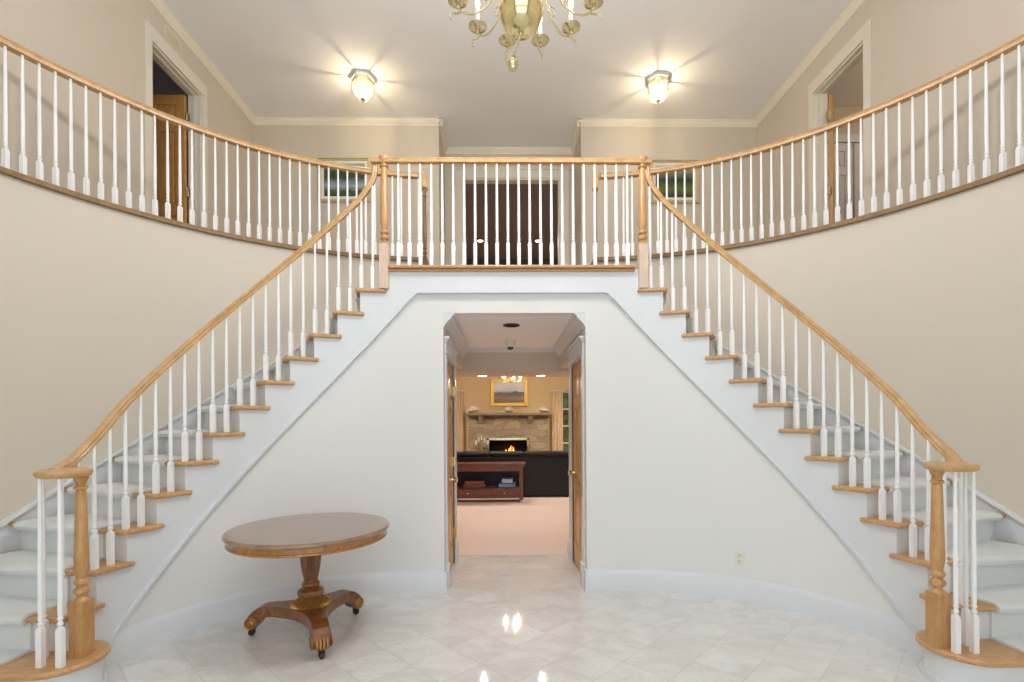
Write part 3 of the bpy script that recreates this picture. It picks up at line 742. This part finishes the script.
# living room chandelier glimpsed below the bulkhead
t = thing('living_room_chandelier', 'small gilt chandelier seen below the bulkhead in front of the painting', 'chandelier', (.07, 8.9, 2.44))
M().tube([(.07, 8.9, 2.44), (.07, 8.9, 2.2)], .008).lathe([(.004, 2.1), (.02, 2.12), (.03, 2.15), (.02, 2.19), (.008, 2.22)], 12, (.07, 8.9, 0)).obj('stem', BRASSD, t, smooth=40)
for k in range(6):
    a = k*pi/3+.3; c, s_ = cos(a), sin(a)
    ar = M().tube([(.07+c*r, 8.9+s_*r, z) for r, z in ((.01, 2.17), (.06, 2.13), (.12, 2.13), (.17, 2.16), (.18, 2.2))], .006, 6).obj('arm', BRASSD, t, smooth=60)
    M().lathe([(.008, 2.2), (.014, 2.21), (.012, 2.235), (.002, 2.26)], 8, (.07+c*.18, 8.9+s_*.18, 0)).obj('bulb', BULB, ar, smooth=60)
l = bpy.data.lights.new('chandelier_glow', 'POINT'); l.energy = 22; l.color = (1, .88, .74); l.shadow_soft_size = .012
for k in range(3):
    a = k*2*pi/3+.8; o = bpy.data.objects.new('lamp_light', l); COL.objects.link(o); o.parent = t; o.location = (.14*cos(a), .14*sin(a), -.19)
for x in (-1.7, 1.75):  # unseen ceiling downlights, added to brighten the living room
    r_ = recessed('added_living_downlight', 'unseen downlight added to brighten the living room, %s of the sofa' % ('left' if x < 0 else 'right'), x, 9.2, 2.44, .08, LAMP)
    l = bpy.data.lights.new('downlight', 'SPOT'); l.energy = 110; l.color = (1, .88, .74); l.spot_size = radians(160); l.spot_blend = .6; l.shadow_soft_size = .05
    o = bpy.data.objects.new('lamp_light', l); COL.objects.link(o); o.parent = r_; o.location = (0, 0, -.03)
# candelabrum by the hearth
t = thing('candelabrum', 'branching brass candelabrum standing left of the fire opening', 'candelabrum', (-.56, 10.56, .004))
M().lathe([(.11, .004), (.1, .03), (.03, .06), (.018, .2), (.03, .3), (.016, .4), (.014, .75), (.025, .8), (.01, .86)], 14, (-.56, 10.56, 0)).obj('base', BRASSD, t, smooth=40)
for k, (dx, dz) in enumerate(((-.12, 0), (-.06, .05), (0, .09), (.06, .05), (.12, 0))):
    ar = M().tube([(-.56, 10.56, .8), (-.56+dx*.6, 10.56, .79), (-.56+dx, 10.56, .85), (-.56+dx, 10.56, .92+dz)], .008, 6).obj('arm', BRASSD, t, smooth=60)
    M().lathe([(.02, .92+dz), (.026, .935+dz), (.011, .937+dz), (.011, 1.0+dz), (.002, 1.01+dz)], 10, (-.56+dx, 10.56, 0)).obj('candle', CANDLE, ar, smooth=40)
# curtains and window
for i, (x0, x1, lab) in enumerate(((-1.16, -.98, 'cream curtain hanging left of the fireplace'), (1.0, 1.24, 'cream curtain hanging right of the fireplace beside the window'))):
    t = thing('curtain', lab, 'curtain', ((x0+x1)/2, 10.9, .01), 'living room curtains')
    n = 40; front = []; back = []
    for k in range(n+1):
        u = k/n; x = x0+(x1-x0)*u; y = 10.9+.025*sin(u*pi*7); front.append((x, y-.004)); back.append((x, y+.004))
    M().prism(front+back[::-1], .01, 2.07).obj('curtain_panel', CURTAIN, t, smooth=60)
    M().tube([(x0-.05, 10.9, 2.09), (x1+.05, 10.9, 2.09)], .02).lathe([(.001, -.03), (.03, 0), (.001, .03)], 12, (0, 0, 0), Matrix.Translation((x0-.05, 10.9, 2.09))).box((x0+x1)/2-.01, (x0+x1)/2+.01, 10.9, 11, 2.08, 2.1).obj('curtain_rod', PAPER, t, smooth=40)
w = sempty('window_3', 'living room window with green garden light beside the right curtain', 'window')
m = M()
for x in lsp(WX0+.03, WX1-.03, 4): m.box(x-.02, x+.02, 11.03, 11.09, .5, 2.1)
for z in lsp(.53, 2.07, 5): m.box(WX0, WX1, 11.03, 11.09, z-.015, z+.015)
m.obj('window_frame', WHITE, w); M().box(WX0, WX1, 11.058, 11.062, .5, 2.1).obj('window_pane', GLASS, w)
m = M()
for k in range(150):
    x = random.uniform(.9, 4); z = random.uniform(.2, 3.2); y = 13.2+random.uniform(-.3, .3); r = random.uniform(.15, .35)
    m.lathe([(.05*r, -r), (.7*r, -.7*r), (r, 0), (.75*r, .65*r), (.05*r, r)], 9, (x, y, z), None, lambda a, j: 1+.2*cos(5*a+j*2))
tag(m.obj('garden_shrub', FOLI, smooth=60), 'green garden shrubbery outside the living room window', 'shrub')['kind'] = 'stuff'
struct(M().box(-5, 7, 11.2, 16, -.15, -.05), 'ground', FOLI)

# sofa
t = thing('sofa', 'long black leather sofa seen from behind in the living room', 'sofa', (-.3, 9.4, 0))
M().box(-1.75, 1.14, 9.02, 9.3, .015, .77).obj('back_panel', SOFA, t, bevel=.03, seg=3)
M().box(-1.75, 1.14, 9.3, 9.95, .07, .42).obj('seat_base', SOFA, t, bevel=.03, seg=3)
for x in (-1.75, .92): M().box(x, x+.22, 9.3, 9.95, .42, .62).obj('arm', SOFA, t, bevel=.04, seg=3)
for x0, x1 in ((-1.73, -1.06), (-1.05, -.37), (-.36, .29), (.30, 1.12)):
    M().box(x0, x1, 9.0, 9.32, .76, .848).obj('headrest', SOFA, t, bevel=.035, seg=4)
    M().box(max(x0, -1.52), min(x1, .91), 9.32, 9.9, .42, .56).obj('seat_cushion', SOFA, t, bevel=.04, seg=3)
for x in (-1.7, 1.08):
    for y in (9.06, 9.88): M().box(x-.03, x+.03, y-.03, y+.03, .004, .07).obj('leg', BLACK, t)
# console table
t = thing('console_table', 'reddish mahogany console table with two drawers behind the sofa', 'console table', (-.45, 8.62, .004)); CX0, CX1 = -1.14, .25
m = M().box(CX0-.05, CX1+.05, 8.42, 8.84, .655, .682).box(CX0-.03, CX1+.03, 8.44, 8.82, .63, .655).box(CX0-.01, CX1+.01, 8.455, 8.81, .605, .63)
m.obj('table_top', MAHOG, t, bevel=.004)
M().box(CX0, CX1, 8.465, 8.8, .545, .605).obj('apron', MAHOG, t, bevel=.003)
for x in (CX0+.03, CX1-.03):
    for y in (8.495, 8.77):
        lg = M().box(x-.032, x+.032, y-.032, y+.032, .06, .545).box(x-.02, x+.02, y-.036, y-.032, .12, .52).obj('leg', MAHOG, t, bevel=.003)
        M().lathe([(.012, .06), (.026, .045), (.026, .02), (.012, .004)], 10, (x, y, 0)).obj('caster', plain('pale_caster_%d' % random.randint(0, 10**6), (190, 176, 150), .4), lg, smooth=40)
M().box(CX0, CX1, 8.465, 8.8, .235, .25).obj('shelf', MAHOG, t, bevel=.003)
M().box(CX0+.06, CX1-.06, 8.49, 8.79, .09, .235).box(CX0, CX1, 8.466, 8.8, .082, .1).obj('drawer_case', MAHOG, t)
mid = (CX0+CX1)/2+.1
for x0, x1 in ((CX0+.07, -.345), (-.325, CX1-.07)):
    dr = M().box(x0, x1, 8.47, 8.49, .105, .228).obj('drawer', MAHOG, t, bevel=.004)
    M().lathe([(.006, 0), (.006, .012), (.014, .018), (.012, .026), (.002, .03)], 12, (0, 0, 0), Matrix.Translation(((x0+x1)/2, 8.47, .166)) @ Matrix.Rotation(pi/2, 4, 'X')).obj('drawer_knob', BRASSD, dr, smooth=40)
t = thing('wooden_box', 'flat reddish wooden box on the console shelf', 'box', (-.6, 8.64, .25))
M().box(-.79, -.40, 8.52, 8.76, .2505, .315).obj('box_body', BOXRED, t, bevel=.004); M().box(-.77, -.42, 8.53, 8.75, .315, .37).obj('box_lid', BOXRED, t, bevel=.01)
for nm_, lab, x0, x1, z0, z1, bm_ in (('book', 'thick blue book lying at the bottom of the shelf pile', -.17, .12, .2505, .325, BOOKB), ('book', 'smaller pale blue book on top of the blue book', -.115, .075, .3255, .41, BOOKG)):
    t = thing(nm_, lab, 'book', ((x0+x1)/2, 8.6, z0), 'books on the console shelf')
    M().box(x0, x1, 8.53, 8.72, z0, z0+.008).box(x0, x1, 8.53, 8.72, z1-.008, z1).box(x0, x1, 8.53, 8.538, z0, z1).obj('cover', bm_, t)
    M().box(x0+.006, x1-.006, 8.539, 8.715, z0+.008, z1-.008).obj('pages', PAPER, t)

# ------------------------------------------------------------------ upstairs pictures, vent, outlet
L2 = landscape('lake_landscape', [(.0, (40, 62, 36)), (.16, (62, 82, 58)), (.3, (150, 164, 170)), (.45, (112, 128, 134)), (.55, (44, 66, 44)), (.78, (52, 74, 40)), (.9, (150, 160, 150))], 11)
L3 = landscape('meadow_landscape', [(.0, (30, 46, 18)), (.25, (98, 112, 40)), (.4, (70, 84, 32)), (.55, (34, 48, 24)), (.78, (120, 130, 100)), (.92, (190, 190, 164))], 5)
CFR = paint('champagne_frame', (206, 190, 150), .4)
def upx(px, Y): return -.073+.0162*Y+(px-512)/489.5*Y
def upz(py, Y): return 1.387+(422.5-py)*Y/489.5
for nm_, lab, a, b, c_, d_, mt_ in (('picture', 'framed lake landscape on the back wall left of the landing', 321, 373, 158.5, 203, L2), ('picture', 'framed green meadow landscape on the back wall right of the landing', 651.5, 701, 159.5, 203.5, L3)):
    x0, x1 = upx(a, YB), upx(b, YB); z1, z0 = upz(c_, YB), upz(d_, YB)
    picture(nm_, lab, (x0+x1)/2, YB-.002, (z0+z1)/2, x1-x0, z1-z0, .045, CFR, mt_, mat_w=.04)['group'] = 'landscapes on the upstairs back wall'
t = thing('air_vent', 'small cream vent grille above the left balcony doorway', 'vent', (-XU, 5.2, 5.44))
M().box(-XU, -XU+.008, 5.1, 5.34, 5.41, 5.51).obj('plate', PLATE, t, bevel=.002)
m = M()
for k in range(5): m.box(-XU+.006, -XU+.012, 5.115, 5.325, 5.42+k*.017, 5.427+k*.017)
m.obj('louvres', CFR, t)
# outlet on the curved wall at right
best = min((abs((512+489.5*((arc(s, R+.055, 1)[0]+.073)/arc(s, R+.055, 1)[1]-.0162))-741), s) for s in lsp(.1, 2, 400))[1]
ox, oy = arc(best, R+.055, 1); th = best/R
mt = Matrix.Translation((ox, oy, .33)) @ Matrix.Rotation(-th, 4, 'Z')
t = thing('wall_outlet', 'ivory double socket outlet low on the wall under the right staircase', 'outlet', (ox, oy, .33))
xf(M().box(-.036, .036, -.008, .0, -.058, .058), mt).obj('plate', PLATE, t, bevel=.003)
for dz in (.024, -.024):
    sk = xf(M().lathe([(.0165, 0), (.0165, .003), (.001, .003)], 16, (0, 0, 0), Matrix.Translation((0, -.008, dz)) @ Matrix.Rotation(pi/2, 4, 'X')), mt).obj('socket', PLATE, t)
    xf(M().box(-.009, -.006, -.013, -.0108, dz-.002, dz+.009).box(.006, .009, -.013, -.0108, dz-.002, dz+.007).lathe([(.003, 0), (.003, .002)], 8, (0, 0, 0), Matrix.Translation((0, -.0108, dz-.008)) @ Matrix.Rotation(pi/2, 4, 'X')), mt).obj('socket_slots', SLOT, sk)

# ------------------------------------------------------------------ pedestal table
TX, TY = -1.348, 3.237
t = thing('pedestal_table', 'round rosewood pedestal table on three scrolled feet, in front of the left staircase', 'table', (TX, TY, 0))
M().lathe([(.001, .682), (.49, .682), (.499, .686), (.503, .694), (.501, .705), (.493, .713), (.43, .7135), (.001, .7135)], 72, (TX, TY, 0)).obj('tabletop', ROSETOP, t, smooth=35)
M().lathe([(.39, .682), (.48, .682), (.48, .652), (.486, .649), (.488, .641), (.482, .635), (.39, .635)], 72, (TX, TY, 0)).obj('apron', SATIN, t, smooth=35)
M().lathe([(.40, .665), (.001, .665), (.001, .638), (.40, .638)], 48, (TX, TY, 0)).obj('underside', ROSE, t)
nf = 16
fl = lambda a, j: 1-.17*abs(cos(a*nf/2))**1.5 if 2 <= j <= 9 else 1
cprof = [(.05, .636), (.072, .636), (.072, .615), (.07, .60), (.07, .56), (.067, .52), (.061, .47), (.054, .42), (.047, .385), (.043, .37), (.045, .362)]
col = M().lathe(cprof[::-1], 128, (TX, TY, 0), None, lambda a, j: fl(a, 10-j)).obj('column', ROSE, t, smooth=50)
M().lathe([(.06, .262), (.078, .268), (.084, .285), (.08, .303), (.06, .313), (.05, .32), (.056, .33), (.058, .342), (.05, .352), (.044, .36), (.044, .366)], 32, (TX, TY, 0)).obj('column_collar', ROSE, t, smooth=50)
M().lathe([(.126, .2), (.132, .206), (.13, .214), (.105, .231), (.08, .246), (.06, .266)], 144, (TX, TY, 0), None, lambda a, j: 1-.10*abs(cos(a*18))**1.2 if j < 5 else 1).obj('gadroon_ring', GILT, t, smooth=50)
# concave triangular platform
poly = []; tips = [radians(q) for q in (180, 300, 60)]
for i in range(3):
    a0, a1 = tips[i], tips[i]+radians(120)
    for q in lsp(0, 1, 17)[:-1]:
        w0, w1 = .052, .052
        p0 = Vector((cos(a0)*.27-sin(a0)*w0, sin(a0)*.27+cos(a0)*w0)); p1 = Vector((cos(a1)*.27+sin(a1)*w1, sin(a1)*.27-cos(a1)*w1))
        am = (a0+a1)/2; c = Vector((cos(am), sin(am)))*.085
        p = p0*(1-q)**2+c*2*q*(1-q)+p1*q*q; poly.append((TX+p.x, TY+p.y))
    p1 = Vector((cos(a1)*.27+sin(a1)*.052, sin(a1)*.27-cos(a1)*.052)); poly.append((TX+p1.x, TY+p1.y))
base = M().prism(poly, .138, .205).obj('platform', ROSE, t, bevel=.006)
foot0 = None
for i, a in enumerate(tips):
    # scrolled arm: closed side outline swept across its width
    top = [(.25, .205), (.29, .204), (.325, .194), (.36, .172), (.388, .142), (.402, .11), (.402, .085), (.388, .064), (.365, .056)]
    bot = [(.342, .062), (.33, .08), (.322, .1), (.305, .118), (.28, .132), (.25, .138)]
    mt = Matrix.Translation((TX, TY, 0)) @ Matrix.Rotation(a, 4, 'Z') @ Matrix.Rotation(pi/2, 4, 'X')
    ft = M().prism(top+bot, -.052, .052, mt).obj('foot', ROSE, t, bevel=.008, seg=3)
    for sd in (-1, 1):
        mr = Matrix.Translation((TX, TY, 0)) @ Matrix.Rotation(a, 4, 'Z') @ Matrix.Translation((.368, sd*.052, .098)) @ Matrix.Rotation(-sd*pi/2, 4, 'X')
        M().lathe([(.04, 0), (.04, .004), (.034, .009), (.029, .004), (.022, .004), (.018, .009), (.009, .011), (.001, .011)], 24, (0, 0, 0), mr).obj('rosette', GILT, ft, smooth=40)
    # carved toes
    m = M()
    for q in (-.03, -.01, .01, .03):
        pth = [Matrix.Translation((TX, TY, 0)) @ Matrix.Rotation(a, 4, 'Z') @ Vector((r, q, z)) for r, z in ((.39, .125), (.412, .1), (.412, .075), (.396, .058))]
        m.tube(pth, [.006, .009, .009, .005], 8)
    m.obj('carved_toes', SATIN, ft, smooth=50)
    m = M(); R0 = Matrix.Translation((TX, TY, 0)) @ Matrix.Rotation(a, 4, 'Z')
    m.lathe([(.016, .04), (.02, .045), (.02, .06), (.012, .07)], 12, (0, 0, 0), R0 @ Matrix.Translation((.378, 0, 0)))
    m.lathe([(.006, -.013), (.02, -.011), (.022, 0), (.02, .011), (.006, .013)], 16, (0, 0, 0), R0 @ Matrix.Translation((.386, 0, .022)) @ Matrix.Rotation(pi/2, 4, 'X'))
    for q in (-.017, .013): m.box(.37, .392, q, q+.004, .016, .046, R0)
    m.obj('caster', CASTER, ft, smooth=40)

# ------------------------------------------------------------------ flush ceiling lights
FGL = pane('bevelled_lamp_glass', (255, 248, 230), .06)
_n = FGL.node_tree; _tl = _n.nodes.new('ShaderNodeBsdfTranslucent'); _tl.inputs[0].default_value = lin((255, 246, 226)); _m2 = _n.nodes.new('ShaderNodeMixShader'); _m2.inputs[0].default_value = .13
_o = _n.nodes['Material Output']; _prev = _o.inputs[0].links[0].from_socket; _n.links.new(_prev, _m2.inputs[1]); _n.links.new(_tl.outputs[0], _m2.inputs[2]); _n.links.new(_m2.outputs[0], _o.inputs[0])
for sg, nm in SIDES:
    x, y, z = (-1.79 if sg < 0 else 1.872), 6.07, CEILZ
    t = thing('flush_ceiling_light', 'lit hexagonal brass and glass ceiling lantern, %s' % ('left of the chandelier' if sg < 0 else 'right of the chandelier'), 'ceiling light', (x, y, z), 'hexagonal ceiling lanterns')
    hexr = lambda r, zz, ro=.2: [(x+r*cos(ro+k*pi/3), y+r*sin(ro+k*pi/3), zz) for k in range(6)]
    M().prism([q[:2] for q in hexr(.155, 0)], z-.02, z-.0005).obj('ceiling_plate', WHITE, t, bevel=.006)
    rr_ = [(.128, z-.055), (.135, z-.10), (.125, z-.17), (.10, z-.225), (.06, z-.26), (.03, z-.272)]
    m = M()
    outer = [q[:2] for q in hexr(.14, 0)]; inner = [q[:2] for q in hexr(.122, 0)]
    for k in range(6):
        m.prism([outer[k], outer[(k+1) % 6], inner[(k+1) % 6], inner[k]], z-.062, z-.045)
    for k in range(6): m.tube([(x+.14*cos(.2+k*pi/3), y+.14*sin(.2+k*pi/3), z-.018), (x+.128*cos(.2+k*pi/3), y+.128*sin(.2+k*pi/3), z-.05)], .006, 6)
    m.obj('brass_collar', BRASSD, t, bevel=.002)
    vs = [p for r, zz in rr_ for p in hexr(r, zz)]; fs = [(j*6+k, j*6+(k+1) % 6, j*6+6+(k+1) % 6, j*6+6+k) for j in range(len(rr_)-1) for k in range(6)]
    M().add(vs, fs).obj('glass_shade', FGL, t)
    for k in range(6): M().tube([hexr(r+.003, zz)[k] for r, zz in rr_], .0062, 6).obj('rib', BRASSD, t, smooth=60)
    M().lathe([(.001, -.305), (.01, -.298), (.014, -.288), (.01, -.278), (.03, -.27), (.03, -.264)], 12, (x, y, z)).obj('finial', BRASSD, t, smooth=50)
    M().lathe([(.012, -.06), (.014, -.1), (.03, -.135), (.034, -.16), (.028, -.185), (.01, -.2)], 14, (x, y, z)).obj('bulb', BULB, t, smooth=60)
    l = bpy.data.lights.new('lantern_glow', 'POINT'); l.energy = 14; l.color = (1, .86, .64); l.shadow_soft_size = .018
    for k, dx in enumerate((0,)):
        o = bpy.data.objects.new('lamp_light', l); COL.objects.link(o); o.parent = t; o.location = (0, 0, -.222)

# ------------------------------------------------------------------ foyer chandelier
CX, CY = .06, 2.6
ch = thing('brass_chandelier', 'polished brass candle chandelier hanging high in the foyer', 'chandelier', (CX, CY, CEILZ), local=True)
def cz(z): return z-CEILZ
M().lathe([(.001, cz(3.452)), (.055, cz(3.458)), (.096, cz(3.50)), (.12, cz(3.57)), (.111, cz(3.63)), (.07, cz(3.68)), (.04, cz(3.705)), (.03, cz(3.73)), (.045, cz(3.76)), (.05, cz(3.79)), (.028, cz(3.82))], 40, (-.03, 0, 0)).obj('ball', BRASS, ch, smooth=50)
M().lathe([(.02, cz(3.82)), (.03, cz(3.86)), (.016, cz(3.9)), (.014, cz(4.0)), (.04, cz(4.05)), (.05, cz(4.09)), (.03, cz(4.14)), (.014, cz(4.2)), (.02, cz(4.3)), (.01, cz(4.36))], 24).obj('stem', BRASS, ch, smooth=50)
m = M().tube([(-.03, 0, cz(3.46)), (-.05, 0, cz(3.40)), (-.076, 0, cz(3.32))], [.012, .007, .006], 8)
m.lathe([(.004, cz(3.342)), (.022, cz(3.333)), (.029, cz(3.314)), (.029, cz(3.3)), (.022, cz(3.288)), (.024, cz(3.282)), (.017, cz(3.27)), (.003, cz(3.262))], 20, (-.076, 0, -.012)); m.obj('finial', BRASSD, ch, smooth=50)
m = M()
nl = 22
for k in range(nl):
    z = cz(4.36)+(CEILZ-.06-4.36)*k/nl; q = []
    for j in range(13):
        a = 2*pi*j/12; u, w_ = .014*cos(a), .036*sin(a); q.append((u if k % 2 else 0, 0 if k % 2 else u, z+.03+w_))
    m.tube(q, .004, 5)
m.obj('chain', BRASSD, ch, smooth=60)
M().lathe([(.001, -.09), (.02, -.08), (.03, -.05), (.07, -.03), (.075, -.0005)], 24).obj('canopy', BRASS, ch, smooth=50)
def arm_set(rad, zc, n, off, hub, drop):
    """arms with drip pan, candle sleeve and bulb; one prototype and copies"""
    ctrl = [(.03, zc+hub), (.07, zc+hub+.02), (.13, zc+hub-.03), (rad*.52, zc-drop*.45), (rad*.68, zc-drop*.95), (rad*.82, zc-drop), (rad*.94, zc-drop*.7), (rad*1.0, zc-.012)]
    pts = []
    for i in range(len(ctrl)-1):
        p0, p1, p2, p3 = ctrl[max(i-1, 0)], ctrl[i], ctrl[i+1], ctrl[min(i+2, len(ctrl)-1)]
        for q in lsp(0, 1, 6)[:-1]:
            pts.append(tuple(.5*((2*p1[c])+(-p0[c]+p2[c])*q+(2*p0[c]-5*p1[c]+4*p2[c]-p3[c])*q*q+(-p0[c]+3*p1[c]-3*p2[c]+p3[c])*q**3) for c in (0, 1)))
    pts.append(ctrl[-1]); m = M().tube([(r, 0, z) for r, z in pts], .0055, 8)
    # curled tail under the pan and a small scroll on the shaft
    m.tube([(rad*.94, 0, zc-drop*.7), (rad*1.02, 0, zc-drop*.75), (rad*1.1, 0, zc-drop*.62), (rad*1.13, 0, zc-drop*.9), (rad*1.1, 0, zc-drop*1.1)], [.005, .005, .0045, .004, .005], 7)
    m.tube([(rad*.45, 0, zc-drop*.3), (rad*.5, 0, zc+.02), (rad*.6, 0, zc+.03), (rad*.63, 0, zc-.005), (rad*.57, 0, zc-.02)], [.004, .004, .0035, .003, .005], 7)
    me = [m, M().lathe([(.008, zc-.03), (.012, zc-.015), (.008, zc-.008), (.02, zc-.008), (.034, zc+.0), (.05, zc+.008), (.055, zc+.012), (.052, zc+.015), (.03, zc+.006), (.014, zc+.004), (.014, zc+.02), (.001, zc+.02)], 20, (rad, 0, 0)),
          M().lathe([(.0115, zc+.02), (.0115, zc+.115), (.006, zc+.118)], 12, (rad, 0, 0)), M().lathe([(.006, zc+.118), (.013, zc+.135), (.0145, zc+.15), (.009, zc+.175), (.002, zc+.2)], 12, (rad, 0, 0))]
    protos = None
    for k in range(n):
        a = off+2*pi*k/n
        if protos is None:
            arm = me[0].obj('arm', BRASS, ch, smooth=60); arm['_local'] = 1
            subs = [me[1].obj('drip_pan', BRASSD, arm, smooth=50), me[2].obj('candle', CANDLE, arm, smooth=50), me[3].obj('bulb', BULB, arm, smooth=60)]
            for q in subs: q.location = (0, 0, 0)
            arm.location = (0, 0, 0); protos = (arm, subs); arm.rotation_euler = (0, 0, a)
        else:
            c = protos[0].copy(); COL.objects.link(c); c.parent = ch; c.rotation_euler = (0, 0, a)
            for q in protos[1]:
                e = q.copy(); COL.objects.link(e); e.parent = c
arm_set(.388, cz(3.698), 12, radians(15), .1, .075)
arm_set(.25, cz(4.02), 6, radians(0), .08, .06)
l = bpy.data.lights.new('candle_glow', 'POINT'); l.energy = 45; l.color = (1, .99, .96); l.shadow_soft_size = .12
for k in range(4):
    a = radians(45+90*k); o = bpy.data.objects.new('lamp_light', l); COL.objects.link(o); o.parent = ch; o.location = (.22*cos(a), .22*sin(a), cz(4.33))

# light in the room behind the right balcony doorway (its ceiling lamp)
t = thing('upstairs_room_lamp', 'ceiling lamp inside the lit room behind the right balcony doorway', 'ceiling light', (XU+1.2, 5.0, CEILZ-.1))
M().lathe([(.15, 0), (.15, -.02), (.12, -.06), (.05, -.09), (.001, -.095)], 24, (XU+1.2, 5.0, CEILZ-.1)).obj('lamp_shade', LAMP, t, smooth=50)
l = bpy.data.lights.new('room_glow', 'POINT'); l.energy = 13; l.color = (1, .84, .64); l.shadow_soft_size = .1
o = bpy.data.objects.new('lamp_light', l); COL.objects.link(o); o.parent = t; o.location = (0, 0, -.2)

# ------------------------------------------------------------------ daylight
w = bpy.data.worlds.new('World'); scene.world = w; w.use_nodes = True
bg = w.node_tree.nodes['Background']; bg.inputs[0].default_value = (.71, .83, 1, 1); bg.inputs[1].default_value = 3.95
def portal(x, y, z, w_, h_, rx):
    l = bpy.data.lights.new('window_portal', 'AREA'); l.shape = 'RECTANGLE'; l.size = w_; l.size_y = h_
    l.cycles.is_portal = True
    o = bpy.data.objects.new('window_portal', l); COL.objects.link(o); o.location = (x, y, z); o.rotation_euler = (rx, 0, 0)
portal(0, FW-.12, 1.31, 2*WW, 2.38, pi/2); portal(0, FW-.12, 4.075, 2*WW, 2.45, pi/2)
portal((WX0+WX1)/2, 11.11, 1.3, WX1-WX0, 1.6, -pi/2)

# ------------------------------------------------------------------ camera
cam = bpy.data.cameras.new('camera'); co = bpy.data.objects.new('camera', cam); COL.objects.link(co)
cam.sensor_width = 36; cam.lens = 489.5/1024*36; cam.shift_y = (422.5-341)/1024; cam.clip_start = .05
co.matrix_world = Matrix.Translation((-.073, 0, 1.387)) @ Matrix.Rotation(-.0162, 4, 'Z') @ Matrix.Rotation(pi/2, 4, 'X') @ Matrix.Rotation(-.0057, 4, 'Z')
scene.camera = co
for o in bpy.data.objects:
    if '_local' in o: del o['_local']
vs_ = scene.view_settings
vs_.view_transform = 'Standard'; vs_.look = 'None'; vs_.gamma = 1; vs_.exposure = -0.16
try: vs_.use_curve_mapping = False
except Exception: pass
scene.cycles.use_denoising = True
scene.cycles.max_bounces = 10; scene.cycles.diffuse_bounces = 6; scene.cycles.transparent_max_bounces = 12
scene.cycles.sample_clamp_indirect = 8
scene.cycles.caustics_reflective = False; scene.cycles.caustics_refractive = False
